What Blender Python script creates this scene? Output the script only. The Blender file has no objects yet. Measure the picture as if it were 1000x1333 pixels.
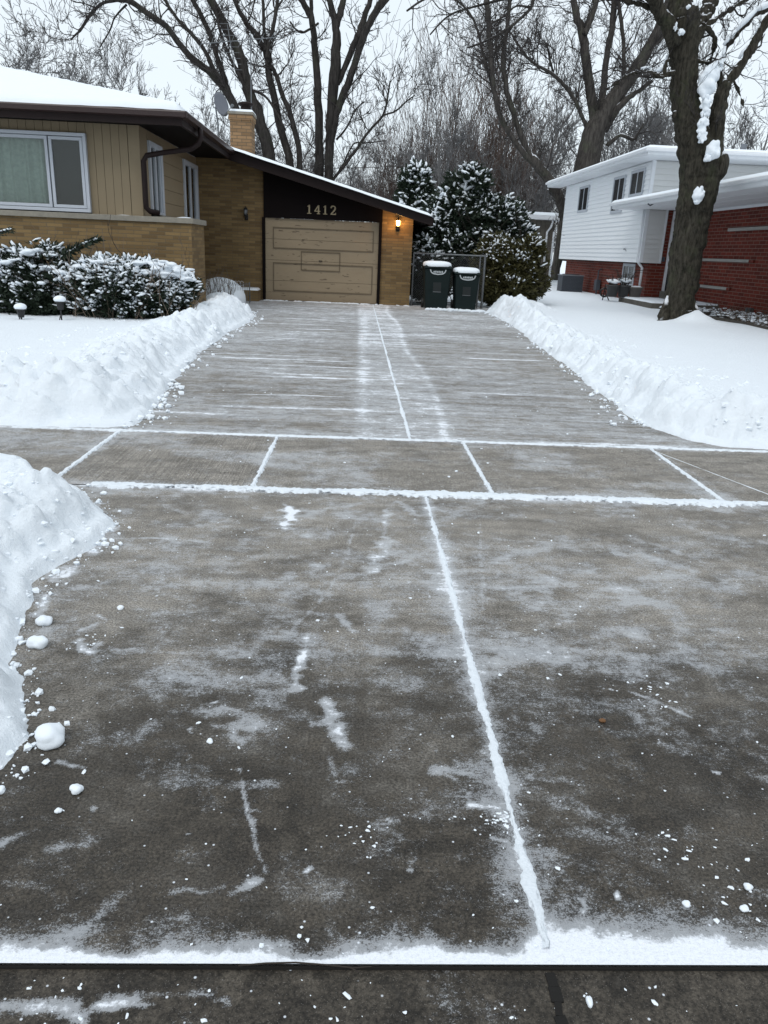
import bpy, bmesh, math, random
import numpy as np
from mathutils import Vector, Matrix
PI = math.pi
C = bpy.context.scene.collection
rnd = random.Random(7)

# ------------------------------------------------------------------ camera
F = 1000.0; CX = 500.0; CY = 666.5; EYE = 1.4
yaw = math.radians(2.65); pit = math.atan(.3405); roll = math.radians(2.5)
fw = Vector((math.sin(yaw)*math.cos(pit), math.cos(yaw)*math.cos(pit), -math.sin(pit)))
r0 = Vector((math.cos(yaw), -math.sin(yaw), 0)); u0 = r0.cross(fw)
rt = math.cos(roll)*r0 + math.sin(roll)*u0
up = -math.sin(roll)*r0 + math.cos(roll)*u0
cam = bpy.data.cameras.new('camera'); co = bpy.data.objects.new('camera', cam); C.objects.link(co)
cam.sensor_fit = 'VERTICAL'; cam.sensor_height = 24.0; cam.lens = 24.0*F/1333.0
cam.clip_start = .05; cam.clip_end = 2000
co.matrix_world = Matrix(((rt.x, up.x, -fw.x, 0), (rt.y, up.y, -fw.y, 0), (rt.z, up.z, -fw.z, EYE), (0, 0, 0, 1)))
bpy.context.scene.camera = co

def ray(px, py): return fw*F + rt*(px-CX) - up*(py-CY)
def gnd(px, py, z=0):
    d = ray(px, py); t = (z-EYE)/d.z
    return Vector((d.x*t, d.y*t, z))
def at(px, py, Y):
    d = ray(px, py); t = Y/d.y
    return Vector((d.x*t, Y, EYE+d.z*t))

# ------------------------------------------------------------------ tagging
def tag(o, label=None, cat=None, group=None, kind=None):
    if label: o['label'] = label
    if cat: o['category'] = cat
    if group: o['group'] = group
    if kind: o['kind'] = kind
    return o
def empty(name, loc, label, cat, group=None):
    o = bpy.data.objects.new(name, None); C.objects.link(o); o.location = loc
    o.empty_display_size = .2
    return tag(o, label, cat, group)
def link(name, me, mat, parent=None):
    o = bpy.data.objects.new(name, me); C.objects.link(o)
    if mat is not None:
        for m in (mat if isinstance(mat, (list, tuple)) else [mat]): me.materials.append(m)
    if parent is not None:
        o.parent = parent
        # geometry is written in world coordinates: bring it back from the parent's base
        base = Vector((0, 0, 0)); p = parent
        while p is not None:
            base += Vector(p.location); p = p.parent
        o.location = -base
    return o

# ------------------------------------------------------------------ numpy noise
def _hash(ix, iy, s):
    h = (ix.astype(np.int64)*374761393 + iy.astype(np.int64)*668265263 + s*974634777) & 0xffffffff
    h = ((h ^ (h >> 13))*1274126177) & 0xffffffff
    return ((h ^ (h >> 16)) & 0xffff)/65535.0
def vnoise(x, y, s=0):
    ix = np.floor(x); iy = np.floor(y); fx = x-ix; fy = y-iy
    fx = fx*fx*(3-2*fx); fy = fy*fy*(3-2*fy)
    a = _hash(ix, iy, s); b = _hash(ix+1, iy, s); c = _hash(ix, iy+1, s); d = _hash(ix+1, iy+1, s)
    return (a*(1-fx)+b*fx)*(1-fy)+(c*(1-fx)+d*fx)*fy
def fbm(x, y, o=4, s=0):
    v = 0; a = .5; t = 0
    for i in range(o):
        v = v + a*vnoise(x*2**i + 17.3*i, y*2**i - 9.1*i, s+i); t += a; a *= .5
    return v/t
def clods(x, y, s=0, r=.75):
    """rounded lumps"""
    ix = np.floor(x); iy = np.floor(y); best = np.zeros_like(x)
    for dx in (-1, 0, 1):
        for dy in (-1, 0, 1):
            cx = ix+dx; cy = iy+dy
            px = cx+_hash(cx, cy, s); py = cy+_hash(cx, cy, s+5)
            rr = r*(.35+.65*_hash(cx, cy, s+9))
            d2 = ((x-px)**2+(y-py)**2)/(rr*rr)
            best = np.maximum(best, rr*np.sqrt(np.clip(1-d2, 0, 1)))
    return best
def sstep(a, b, x):
    t = np.clip((x-a)/(b-a), 0, 1); return t*t*(3-2*t)

# ------------------------------------------------------------------ mesh helpers
def np_mesh(name, V, Fq, mat, parent=None, smooth=False, attrs=None, matidx=None):
    V = np.asarray(V, dtype=np.float32); Fq = np.asarray(Fq, dtype=np.int32)
    me = bpy.data.meshes.new(name); n = len(V); m, k = Fq.shape
    me.vertices.add(n); me.vertices.foreach_set('co', V.ravel())
    me.loops.add(m*k); me.loops.foreach_set('vertex_index', Fq.ravel())
    me.polygons.add(m); me.polygons.foreach_set('loop_start', np.arange(0, m*k, k, dtype=np.int32))
    me.polygons.foreach_set('loop_total', np.full(m, k, dtype=np.int32))
    if matidx is not None: me.polygons.foreach_set('material_index', np.asarray(matidx, dtype=np.int32))
    me.polygons.foreach_set('use_smooth', np.full(m, smooth, dtype=bool))
    me.update(calc_edges=True)
    if attrs:
        for an, av in attrs.items():
            a = me.attributes.new(an, 'FLOAT', 'POINT'); a.data.foreach_set('value', np.asarray(av, dtype=np.float32).ravel())
    return link(name, me, mat, parent)
def grid_mesh(name, xs, ys, zf, mat, parent=None, attrs=None, smooth=True, keep=None):
    X, Y = np.meshgrid(xs, ys); Z = zf(X, Y)
    V = np.stack([X, Y, Z], -1).reshape(-1, 3)
    nx, ny = len(xs), len(ys)
    i, j = np.meshgrid(np.arange(nx-1), np.arange(ny-1)); a = (j*nx+i).ravel()
    Fq = np.stack([a, a+1, a+nx+1, a+nx], -1)
    if keep is not None:
        k = keep(X, Y, Z).ravel()
        Fq = Fq[k[Fq].any(1)]
        used = np.unique(Fq); remap = -np.ones(len(V), int); remap[used] = np.arange(len(used))
        V = V[used]; Fq = remap[Fq]
    at_ = {k: f(V[:, 0], V[:, 1]) for k, f in attrs.items()} if attrs else None
    return np_mesh(name, V, Fq, mat, parent, smooth, at_)

def axis(*parts):
    out = [parts[0][0]]
    for a, b, s_ in parts:
        n = max(1, int(round((b-a)/s_))); out += list(np.linspace(a, b, n+1)[1:])
    return np.array(out)
class MB:
    def __init__(s): s.v = []; s.f = []
    def add(s, vs, fs):
        b = len(s.v); s.v += [tuple(v) for v in vs]; s.f += [tuple(i+b for i in f) for f in fs]; return s
    def box(s, x0, x1, y0, y1, z0, z1):
        return s.add([(x0,y0,z0),(x1,y0,z0),(x1,y1,z0),(x0,y1,z0),(x0,y0,z1),(x1,y0,z1),(x1,y1,z1),(x0,y1,z1)],
                     [(0,3,2,1),(4,5,6,7),(0,1,5,4),(1,2,6,5),(2,3,7,6),(3,0,4,7)])
    def bar(s, a, b, w, h, upv=(0, 0, 1)):
        a = Vector(a); b = Vector(b); d = (b-a).normalized(); U = Vector(upv); sd = d.cross(U)
        if sd.length < 1e-4: sd = d.cross(Vector((0, 1, 0)))
        sd.normalize(); U = sd.cross(d)
        q = [a+sd*i*w/2+U*j*h/2 for i, j in ((-1,-1),(1,-1),(1,1),(-1,1))]+[b+sd*i*w/2+U*j*h/2 for i, j in ((-1,-1),(1,-1),(1,1),(-1,1))]
        return s.add(q, [(0,1,2,3),(7,6,5,4),(4,5,1,0),(5,6,2,1),(6,7,3,2),(7,4,0,3)])
    def prism(s, pts, d):
        n = len(pts); d = Vector(d); A = [Vector(p) for p in pts]; B = [p+d for p in A]
        return s.add(A+B, [tuple(range(n-1, -1, -1)), tuple(range(n, 2*n))]+[(i, (i+1) % n, n+(i+1) % n, n+i) for i in range(n)])
    def tube(s, pts, rad, n=8, cap=True):
        pts = [Vector(p) for p in pts]; k = len(pts)
        if not isinstance(rad, (list, tuple)): rad = [rad]*k
        t0 = (pts[1]-pts[0]).normalized(); x = t0.orthogonal().normalized(); rings = []
        for i, p in enumerate(pts):
            t = (pts[min(i+1, k-1)]-pts[max(i-1, 0)]).normalized()
            x = (x - t*x.dot(t)).normalized(); y = t.cross(x)
            rings.append([p+(x*math.cos(2*PI*j/n)+y*math.sin(2*PI*j/n))*rad[i] for j in range(n)])
        fs = []
        for i in range(k-1):
            for j in range(n):
                fs.append((i*n+j, i*n+(j+1) % n, (i+1)*n+(j+1) % n, (i+1)*n+j))
        if cap: fs += [tuple(range(n-1, -1, -1)), tuple((k-1)*n+j for j in range(n))]
        return s.add([v for r in rings for v in r], fs)
    def lathe(s, prof, c, n=16):
        """prof: (r,z) list round the vertical through c"""
        vs = []; fs = []; k = len(prof)
        for r, z in prof:
            for j in range(n): vs.append((c[0]+r*math.cos(2*PI*j/n), c[1]+r*math.sin(2*PI*j/n), c[2]+z))
        for i in range(k-1):
            for j in range(n): fs.append((i*n+j, i*n+(j+1) % n, (i+1)*n+(j+1) % n, (i+1)*n+j))
        fs += [tuple(range(n-1, -1, -1)), tuple((k-1)*n+j for j in range(n))]
        return s.add(vs, fs)
    def build(s, name, mat, parent=None, smooth=False, bevel=0):
        me = bpy.data.meshes.new(name); me.from_pydata(s.v, [], s.f); me.update()
        if smooth: me.polygons.foreach_set('use_smooth', [True]*len(me.polygons))
        o = link(name, me, mat, parent)
        if bevel:
            m = o.modifiers.new('bevel', 'BEVEL'); m.width = bevel; m.segments = 2; m.limit_method = 'ANGLE'; m.angle_limit = .6
        return o

def ico(sub=1):
    bm = bmesh.new(); bmesh.ops.create_icosphere(bm, subdivisions=sub, radius=1)
    V = np.array([v.co[:] for v in bm.verts]); Fq = np.array([[v.index for v in f.verts] for f in bm.faces]); bm.free(); return V, Fq
ICO1 = ico(1); ICO2 = ico(2); ICO3 = ico(3)
def blobs(centers, radii, seed=0, base=ICO1, rough=.25, squash=None):
    """many lumpy blobs as one V,F"""
    rs = np.random.RandomState(seed); n = len(centers); bv, bf = base
    Cn = np.asarray(centers, float); R = np.asarray(radii, float)
    if R.ndim == 1: R = np.stack([R]*3, -1)
    jit = 1+rough*(rs.rand(n, len(bv), 1)*2-1)
    ang = rs.rand(n)*2*PI; ca, sa = np.cos(ang), np.sin(ang)
    v = bv[None]*jit; v = v*R[:, None, :]
    x = v[..., 0]*ca[:, None]-v[..., 1]*sa[:, None]; y = v[..., 0]*sa[:, None]+v[..., 1]*ca[:, None]
    v = np.stack([x, y, v[..., 2]], -1)+Cn[:, None, :]
    Fq = bf[None]+(np.arange(n)*len(bv))[:, None, None]
    return v.reshape(-1, 3), Fq.reshape(-1, 3)
def one_blob(name, c, r, mat, parent=None, seed=0, rough=.2, sub=ICO3):
    bv, bf = sub; V = bv.copy()
    n = fbm(V[:, 0]*1.3+seed*3.1+V[:, 2]*.7, V[:, 1]*1.3-V[:, 2]*.9+seed, 3, seed)
    V = V*(1+rough*2*(n-.5))[:, None]*np.array(r)+np.array(c)
    return np_mesh(name, V, bf, mat, parent, True)
def prisms(P0, P1, R0, R1, n=3):
    P0 = np.asarray(P0, float); P1 = np.asarray(P1, float); R0 = np.asarray(R0, float); R1 = np.asarray(R1, float)
    d = P1-P0; L = np.linalg.norm(d, axis=1, keepdims=True)+1e-9; d /= L
    ref = np.where(np.abs(d[:, 2:3]) > .9, np.array([[1., 0, 0]]), np.array([[0, 0, 1.]]))
    a = np.cross(d, ref); a /= np.linalg.norm(a, axis=1, keepdims=True)+1e-9; b = np.cross(d, a)
    m = len(P0); vs = []
    for (P, R) in ((P0, R0), (P1, R1)):
        for j in range(n):
            t = 2*PI*j/n; vs.append(P+(a*math.cos(t)+b*math.sin(t))*R[:, None])
    V = np.stack(vs, 1).reshape(-1, 3); base = np.arange(m)[:, None]*2*n; fs = []
    for j in range(n):
        k = (j+1) % n; fs.append(base+np.array([[j, k, n+k, n+j]]))
    return V, np.concatenate(fs, 0)

# ------------------------------------------------------------------ materials
def newmat(name):
    m = bpy.data.materials.new(name); m.use_nodes = True; nt = m.node_tree
    b = nt.nodes['Principled BSDF']; return m, nt, b
class N:
    """tiny node-building helper"""
    def __init__(s, nt): s.nt = nt; s.n = nt.nodes; s.l = nt.links
    def val(s, v):
        if isinstance(v, (int, float)):
            return v
        return v
    def set(s, sock, v):
        if hasattr(v, 'links') or isinstance(v, bpy.types.NodeSocket): s.l.new(v, sock)
        else: sock.default_value = v
    def math(s, op, a, b=0.0, c=0.0, clamp=False):
        n = s.n.new('ShaderNodeMath'); n.operation = op; n.use_clamp = clamp
        s.set(n.inputs[0], a); s.set(n.inputs[1], b); s.set(n.inputs[2], c); return n.outputs[0]
    def step(s, x, a, b):
        n = s.n.new('ShaderNodeMapRange'); n.interpolation_type = 'SMOOTHSTEP'
        s.set(n.inputs[0], x); s.set(n.inputs[1], a); s.set(n.inputs[2], b); n.inputs[3].default_value = 0; n.inputs[4].default_value = 1
        return n.outputs[0]
    def coord(s, kind='Object'): return s.n.new('ShaderNodeTexCoord').outputs[kind]
    def pos(s): return s.n.new('ShaderNodeNewGeometry').outputs['Position']
    def mapping(s, v, scale=(1, 1, 1), loc=(0, 0, 0), rot=(0, 0, 0)):
        n = s.n.new('ShaderNodeMapping'); s.l.new(v, n.inputs[0]); n.inputs['Scale'].default_value = scale
        n.inputs['Location'].default_value = loc; n.inputs['Rotation'].default_value = rot; return n.outputs[0]
    def noise(s, v, scale=1, detail=4, rough=.55, dist=0, out=0):
        n = s.n.new('ShaderNodeTexNoise'); s.l.new(v, n.inputs['Vector']); n.inputs['Scale'].default_value = scale
        n.inputs['Detail'].default_value = detail; n.inputs['Roughness'].default_value = rough; n.inputs['Distortion'].default_value = dist
        return n.outputs[out]
    def voro(s, v, scale=1, feat='F1', out=0):
        n = s.n.new('ShaderNodeTexVoronoi'); n.feature = feat; s.l.new(v, n.inputs['Vector']); n.inputs['Scale'].default_value = scale
        return n.outputs[out]
    def mix(s, f, a, b, mode='MIX'):
        n = s.n.new('ShaderNodeMix'); n.data_type = 'RGBA'; n.blend_type = mode
        s.set(n.inputs[0], f)
        for i, v in ((6, a), (7, b)):
            if isinstance(v, (tuple, list)): n.inputs[i].default_value = (*v[:3], 1)
            else: s.l.new(v, n.inputs[i])
        return n.outputs[2]
    def attr(s, name):
        n = s.n.new('ShaderNodeAttribute'); n.attribute_name = name; return n.outputs['Fac']
    def sep(s, v):
        n = s.n.new('ShaderNodeSeparateXYZ'); s.l.new(v, n.inputs[0]); return n.outputs
    def comb(s, x, y, z):
        n = s.n.new('ShaderNodeCombineXYZ'); s.set(n.inputs[0], x); s.set(n.inputs[1], y); s.set(n.inputs[2], z); return n.outputs[0]
    def bump(s, h, strength=.5, dist=.01, nrm=None):
        n = s.n.new('ShaderNodeBump'); n.inputs['Strength'].default_value = strength; n.inputs['Distance'].default_value = dist
        s.l.new(h, n.inputs['Height'])
        if nrm is not None: s.l.new(nrm, n.inputs['Normal'])
        return n.outputs[0]
def simple(name, col, rough=.6, metal=0, var=.12, vscale=6, bumps=0, bscale=60, emit=None, spec=.4):
    col = tuple(x*.9 for x in col); m, nt, b = newmat(name); k = N(nt); p = k.coord()
    n = k.noise(p, vscale, 5, .6)
    c = k.mix(n, tuple(x*(1-var*1.6) for x in col), tuple(min(1, x*(1+var*1.6)) for x in col))
    k.l.new(c, b.inputs['Base Color']); b.inputs['Roughness'].default_value = rough; b.inputs['Metallic'].default_value = metal
    b.inputs['Specular IOR Level'].default_value = spec
    if bumps: k.l.new(k.bump(k.noise(p, bscale, 4), bumps, .01), b.inputs['Normal'])
    if emit:
        b.inputs['Emission Color'].default_value = (*emit[0], 1); b.inputs['Emission Strength'].default_value = emit[1]
    return m
M = {}
def mk_snow(name, col=(.795, .845, .895), bs=.35, grain=True):
    m, nt, b = newmat(name); k = N(nt); p = k.pos()
    big = k.noise(p, 3.0, 6, .6); c = k.mix(big, tuple(x*.965 for x in col), col)
    k.l.new(c, b.inputs['Base Color']); b.inputs['Roughness'].default_value = .85; b.inputs['Specular IOR Level'].default_value = .15
    h = k.math('ADD', k.noise(p, 22, 6, .65), k.math('MULTIPLY', k.noise(p, 130, 5, .75), .38))
    k.l.new(k.bump(h, bs, .03), b.inputs['Normal']); return m
M['snow'] = mk_snow('snow', bs=.6)
M['snow_smooth'] = mk_snow('snow_smooth', bs=.12)
# a little dirt in the shovelled heaps
def mk_brick(name, axis, c1, c2, mortar, bw=.30, bh=.068, mort=.008, dark=(.5, .5, .5), bstr=.5):
    m, nt, b = newmat(name); k = N(nt); p = k.pos(); s = k.sep(p)
    v = k.comb(s[0] if axis == 'x' else s[1], s[2], 0)
    n = nt.nodes.new('ShaderNodeTexBrick'); k.l.new(v, n.inputs['Vector'])
    n.inputs['Scale'].default_value = 1; n.inputs['Brick Width'].default_value = bw; n.inputs['Row Height'].default_value = bh
    n.inputs['Mortar Size'].default_value = mort; n.inputs['Mortar Smooth'].default_value = .3; n.inputs['Bias'].default_value = 0
    n.inputs['Color1'].default_value = (*c1, 1); n.inputs['Color2'].default_value = (*c2, 1); n.inputs['Mortar'].default_value = (*mortar, 1)
    st = k.noise(k.mapping(p, (1.3, 1.3, .8)), 1.2, 6, .65)
    c = k.mix(k.math('MULTIPLY', st, .6), n.outputs['Color'], k.mix(1.0, n.outputs['Color'], dark, 'MULTIPLY'))
    g = k.noise(p, 45, 4, .7); c = k.mix(.25, c, k.mix(g, (.25, .25, .25), (1.6, 1.6, 1.6)), 'MULTIPLY')
    k.l.new(c, b.inputs['Base Color']); b.inputs['Roughness'].default_value = .85; b.inputs['Specular IOR Level'].default_value = .2
    h = k.math('ADD', k.math('MULTIPLY', n.outputs['Fac'], -1.0), k.math('MULTIPLY', g, .35))
    k.l.new(k.bump(h, bstr, .012), b.inputs['Normal']); return m
TB = ((.27, .18, .082), (.15, .098, .047), (.155, .12, .075))
for ax in 'xy':
    M['tan_brick_'+ax] = mk_brick('tan_brick_'+ax, ax, *TB, mort=.007)
    M['red_brick_'+ax] = mk_brick('red_brick_'+ax, ax, (.19, .036, .022), (.11, .022, .014), (.20, .125, .105), bw=.34, bh=.098, mort=.010)
M['chimney_brick_x'] = mk_brick('chimney_brick', 'x', (.34, .21, .11), (.22, .135, .07), (.13, .10, .07), bw=.24, bh=.08)
M['siding'] = simple('tan_siding', (.25, .195, .122), .7, var=.06, vscale=2.5, bumps=.08, bscale=30)
M['brown_trim'] = simple('brown_trim', (.015, .008, .0075), .6, var=.15, spec=.2)
M['dark_panel'] = simple('dark_panel', (.006, .004, .004), .8, var=.1, spec=.1)
M['gutter'] = simple('gutter_brown', (.045, .028, .026), .32, var=.1)
M['white_trim'] = simple('white_trim', (.80, .82, .85), .5, var=.05)
M['window_white'] = simple('window_white', (.50, .53, .58), .45, var=.05)
M['limestone'] = simple('limestone', (.26, .24, .20), .85, var=.2, vscale=12, bumps=.2)
M['brass'] = simple('brass', (.33, .27, .17), .45, metal=.3)
M['black_metal'] = simple('black_metal', (.015, .015, .016), .4)
M['grey_metal'] = simple('grey_metal', (.22, .23, .25), .45, metal=.5)
M['galv'] = simple('galvanised', (.16, .17, .18), .5, metal=.5)
M['bin_green'] = simple('bin_green', (.004, .011, .011), .6, var=.2, bumps=.05, spec=.2)
M['bin_dark'] = simple('bin_dark', (.006, .010, .010), .55)
M['decal'] = simple('decal_white', (.45, .48, .5), .6)
M['room'] = simple('room_dark', (.03, .03, .03), .9)
M['concrete_block'] = simple('porch_concrete', (.11, .10, .085), .9, var=.3, vscale=5, bumps=.3)
M['stone_band'] = simple('stone_band', (.33, .32, .30), .8, var=.15, bumps=.1)
M['grey_board'] = simple('grey_board', (.12, .105, .085), .8, var=.2)
M['ac_grey'] = simple('ac_grey', (.06, .07, .085), .5)
M['terra'] = simple('pot_grey', (.055, .055, .055), .7, var=.25)
M['pot_light'] = simple('pot_light', (.13, .12, .11), .8, var=.2)
M['dish'] = simple('dish_grey', (.17, .18, .21), .5)
M['soil'] = simple('soil', (.035, .028, .02), .95, var=.4, vscale=20, bumps=.6)
M['edging'] = simple('edging', (.06, .052, .042), .9, var=.3, bumps=.3)
M['stem_tan'] = simple('dry_stem', (.13, .10, .075), .8, var=.3)
M['stem_dark'] = simple('dark_stem', (.035, .028, .023), .9, var=.3)
M['stem_red'] = simple('thicket_stem', (.10, .072, .060), .9, var=.3)
M['twig'] = simple('twig', (.038, .033, .031), .9, var=.3)
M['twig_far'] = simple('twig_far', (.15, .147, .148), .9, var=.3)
M['asphalt'] = simple('asphalt', (.05, .05, .05), .9, var=.3, bumps=.3)
M['leaf_brown'] = simple('leaf_brown', (.16, .08, .035), .8)

def mk_painted_door():
    m, nt, b = newmat('door_paint'); k = N(nt); p = k.pos()
    n = k.noise(k.mapping(p, (.8, 1, 2.5)), 2.2, 7, .7)
    c = k.mix(n, (.21, .16, .10), (.28, .22, .142))
    sp = k.step(k.noise(k.mapping(p, (5, 1, 20)), 1, 3, .5), .645, .70)     # peeled, dark scuffs
    c = k.mix(k.math('MULTIPLY', sp, .75), c, (.07, .045, .025))
    low = k.step(k.sep(p)[2], .35, -.02)
    c = k.mix(k.math('MULTIPLY', k.math('MULTIPLY', low, n), .8), c, (.12, .08, .045))
    k.l.new(c, b.inputs['Base Color']); b.inputs['Roughness'].default_value = .6
    k.l.new(k.bump(n, .15, .01), b.inputs['Normal']); return m
M['door'] = mk_painted_door()
M['door_trim'] = simple('door_trim', (.135, .103, .066), .7, var=.25, vscale=5)  # darker than the door: edge shade of the moulding put into its colour
def mk_glass(name, tint=(.55, .62, .62)):
    m = bpy.data.materials.new(name); m.use_nodes = True; nt = m.node_tree; k = N(nt)
    nt.nodes.remove(nt.nodes['Principled BSDF']); out = nt.nodes['Material Output']
    t = nt.nodes.new('ShaderNodeBsdfTransparent'); t.inputs[0].default_value = (*tint, 1)
    g = nt.nodes.new('ShaderNodeBsdfGlossy'); g.inputs['Roughness'].default_value = .03
    f = nt.nodes.new('ShaderNodeFresnel'); f.inputs[0].default_value = 1.5
    mx = nt.nodes.new('ShaderNodeMixShader'); k.l.new(f.outputs[0], mx.inputs[0])
    k.l.new(t.outputs[0], mx.inputs[1]); k.l.new(g.outputs[0], mx.inputs[2]); k.l.new(mx.outputs[0], out.inputs['Surface']); return m
M['glass'] = mk_glass('window_glass', (.9, .93, .92))
M['curtain'] = simple('curtain', (.42, .50, .45), .9, var=.25, vscale=14)
def mk_neigh_siding(name, axis, col):
    m, nt, b = newmat(name); k = N(nt); p = k.pos(); s = k.sep(p)
    n = k.noise(k.mapping(p, (1, 1, 4)), 1.5, 4)
    c = k.mix(n, tuple(x*.93 for x in col), col); k.l.new(c, b.inputs['Base Color']); b.inputs['Roughness'].default_value = .45
    return m
M['white_siding'] = mk_neigh_siding('white_siding', 'y', (.84, .86, .88))
M['beige_siding'] = mk_neigh_siding('beige_siding', 'x', (.66, .66, .65))
def mk_bark(name, c1, c2, snow=0.0, sc=1.0, thr=.35):
    m, nt, b = newmat(name); k = N(nt); p = k.pos()
    n = k.noise(k.mapping(p, (9*sc, 9*sc, 1.6*sc)), 2.2, 8, .72, .4); n2 = k.noise(p, 3*sc, 4)
    c = k.mix(k.step(n, .3, .7), c1, c2)
    mo = k.step(n2, .5, .72); c = k.mix(k.math('MULTIPLY', mo, .35), c, (c2[0]*.9, c2[1]*1.15, c2[2]*.8))
    if snow:
        nz = k.sep(nt.nodes.new('ShaderNodeNewGeometry').outputs['Normal'])[2]
        f = k.step(k.math('ADD', nz, k.math('MULTIPLY', k.noise(p, 5, 4), .5)), thr+.55, thr+.75)
        c = k.mix(k.math('MULTIPLY', f, snow), c, (.82, .85, .9))
    k.l.new(c, b.inputs['Base Color']); b.inputs['Roughness'].default_value = .92; b.inputs['Specular IOR Level'].default_value = .15
    k.l.new(k.bump(n, .9, .04/sc), b.inputs['Normal']); return m
M['bark_near'] = mk_bark('bark_near', (.011, .010, .0075), (.062, .056, .044), .9, 1.0, .32)
M['bark_mid'] = mk_bark('bark_mid', (.026, .023, .021), (.085, .077, .07), .9, .6, .28)
M['bark_dark'] = mk_bark('bark_dark', (.018, .016, .015), (.06, .054, .05), .5, .6, .5)
def mk_leaf(name, c1, c2):
    m, nt, b = newmat(name); k = N(nt); p = k.pos()
    c = k.mix(k.noise(p, 9, 3), c1, c2); k.l.new(c, b.inputs['Base Color']); b.inputs['Roughness'].default_value = .6; b.inputs['Specular IOR Level'].default_value = .2; return m
M['yew'] = mk_leaf('yew_needles', (.010, .018, .012), (.028, .04, .024))
M['yew_yellow'] = mk_leaf('yew_yellow', (.018, .022, .010), (.085, .075, .028))

# ------------------------------------------------------------------ world and light
w = bpy.data.worlds.new('World'); bpy.context.scene.world = w; w.use_nodes = True; nt = w.node_tree; k = N(nt)
bg = nt.nodes['Background']; sky = nt.nodes.new('ShaderNodeTexSky'); sky.sky_type = 'NISHITA'; sky.sun_disc = False
SUN_E, SUN_R = math.radians(52), math.radians(205)
sky.sun_elevation = SUN_E; sky.sun_rotation = SUN_R
d = nt.nodes.new('ShaderNodeTexCoord').outputs['Generated']
cl = k.noise(k.mapping(d, (1, 1, 2.2)), 2.2, 5, .5)
cover = k.mix(cl, (6.6, 7.3, 7.8), (7.3, 7.9, 8.3))       # the closed cloud layer
col = k.mix(.88, sky.outputs[0], cover)
nt.links.new(col, bg.inputs[0]); bg.inputs[1].default_value = .10
sl = bpy.data.lights.new('sun', 'SUN'); sl.energy = .9; sl.angle = math.radians(34); sl.color = (1, .97, .93)
so = bpy.data.objects.new('sun', sl); C.objects.link(so)
so.rotation_euler = (PI/2-SUN_E, 0, PI-SUN_R)

sc = bpy.context.scene
sc.view_settings.view_transform = 'Standard'; sc.view_settings.look = 'None'; sc.view_settings.exposure = .43; sc.view_settings.gamma = 1
sc.render.resolution_x = 768; sc.render.resolution_y = 1024

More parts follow.
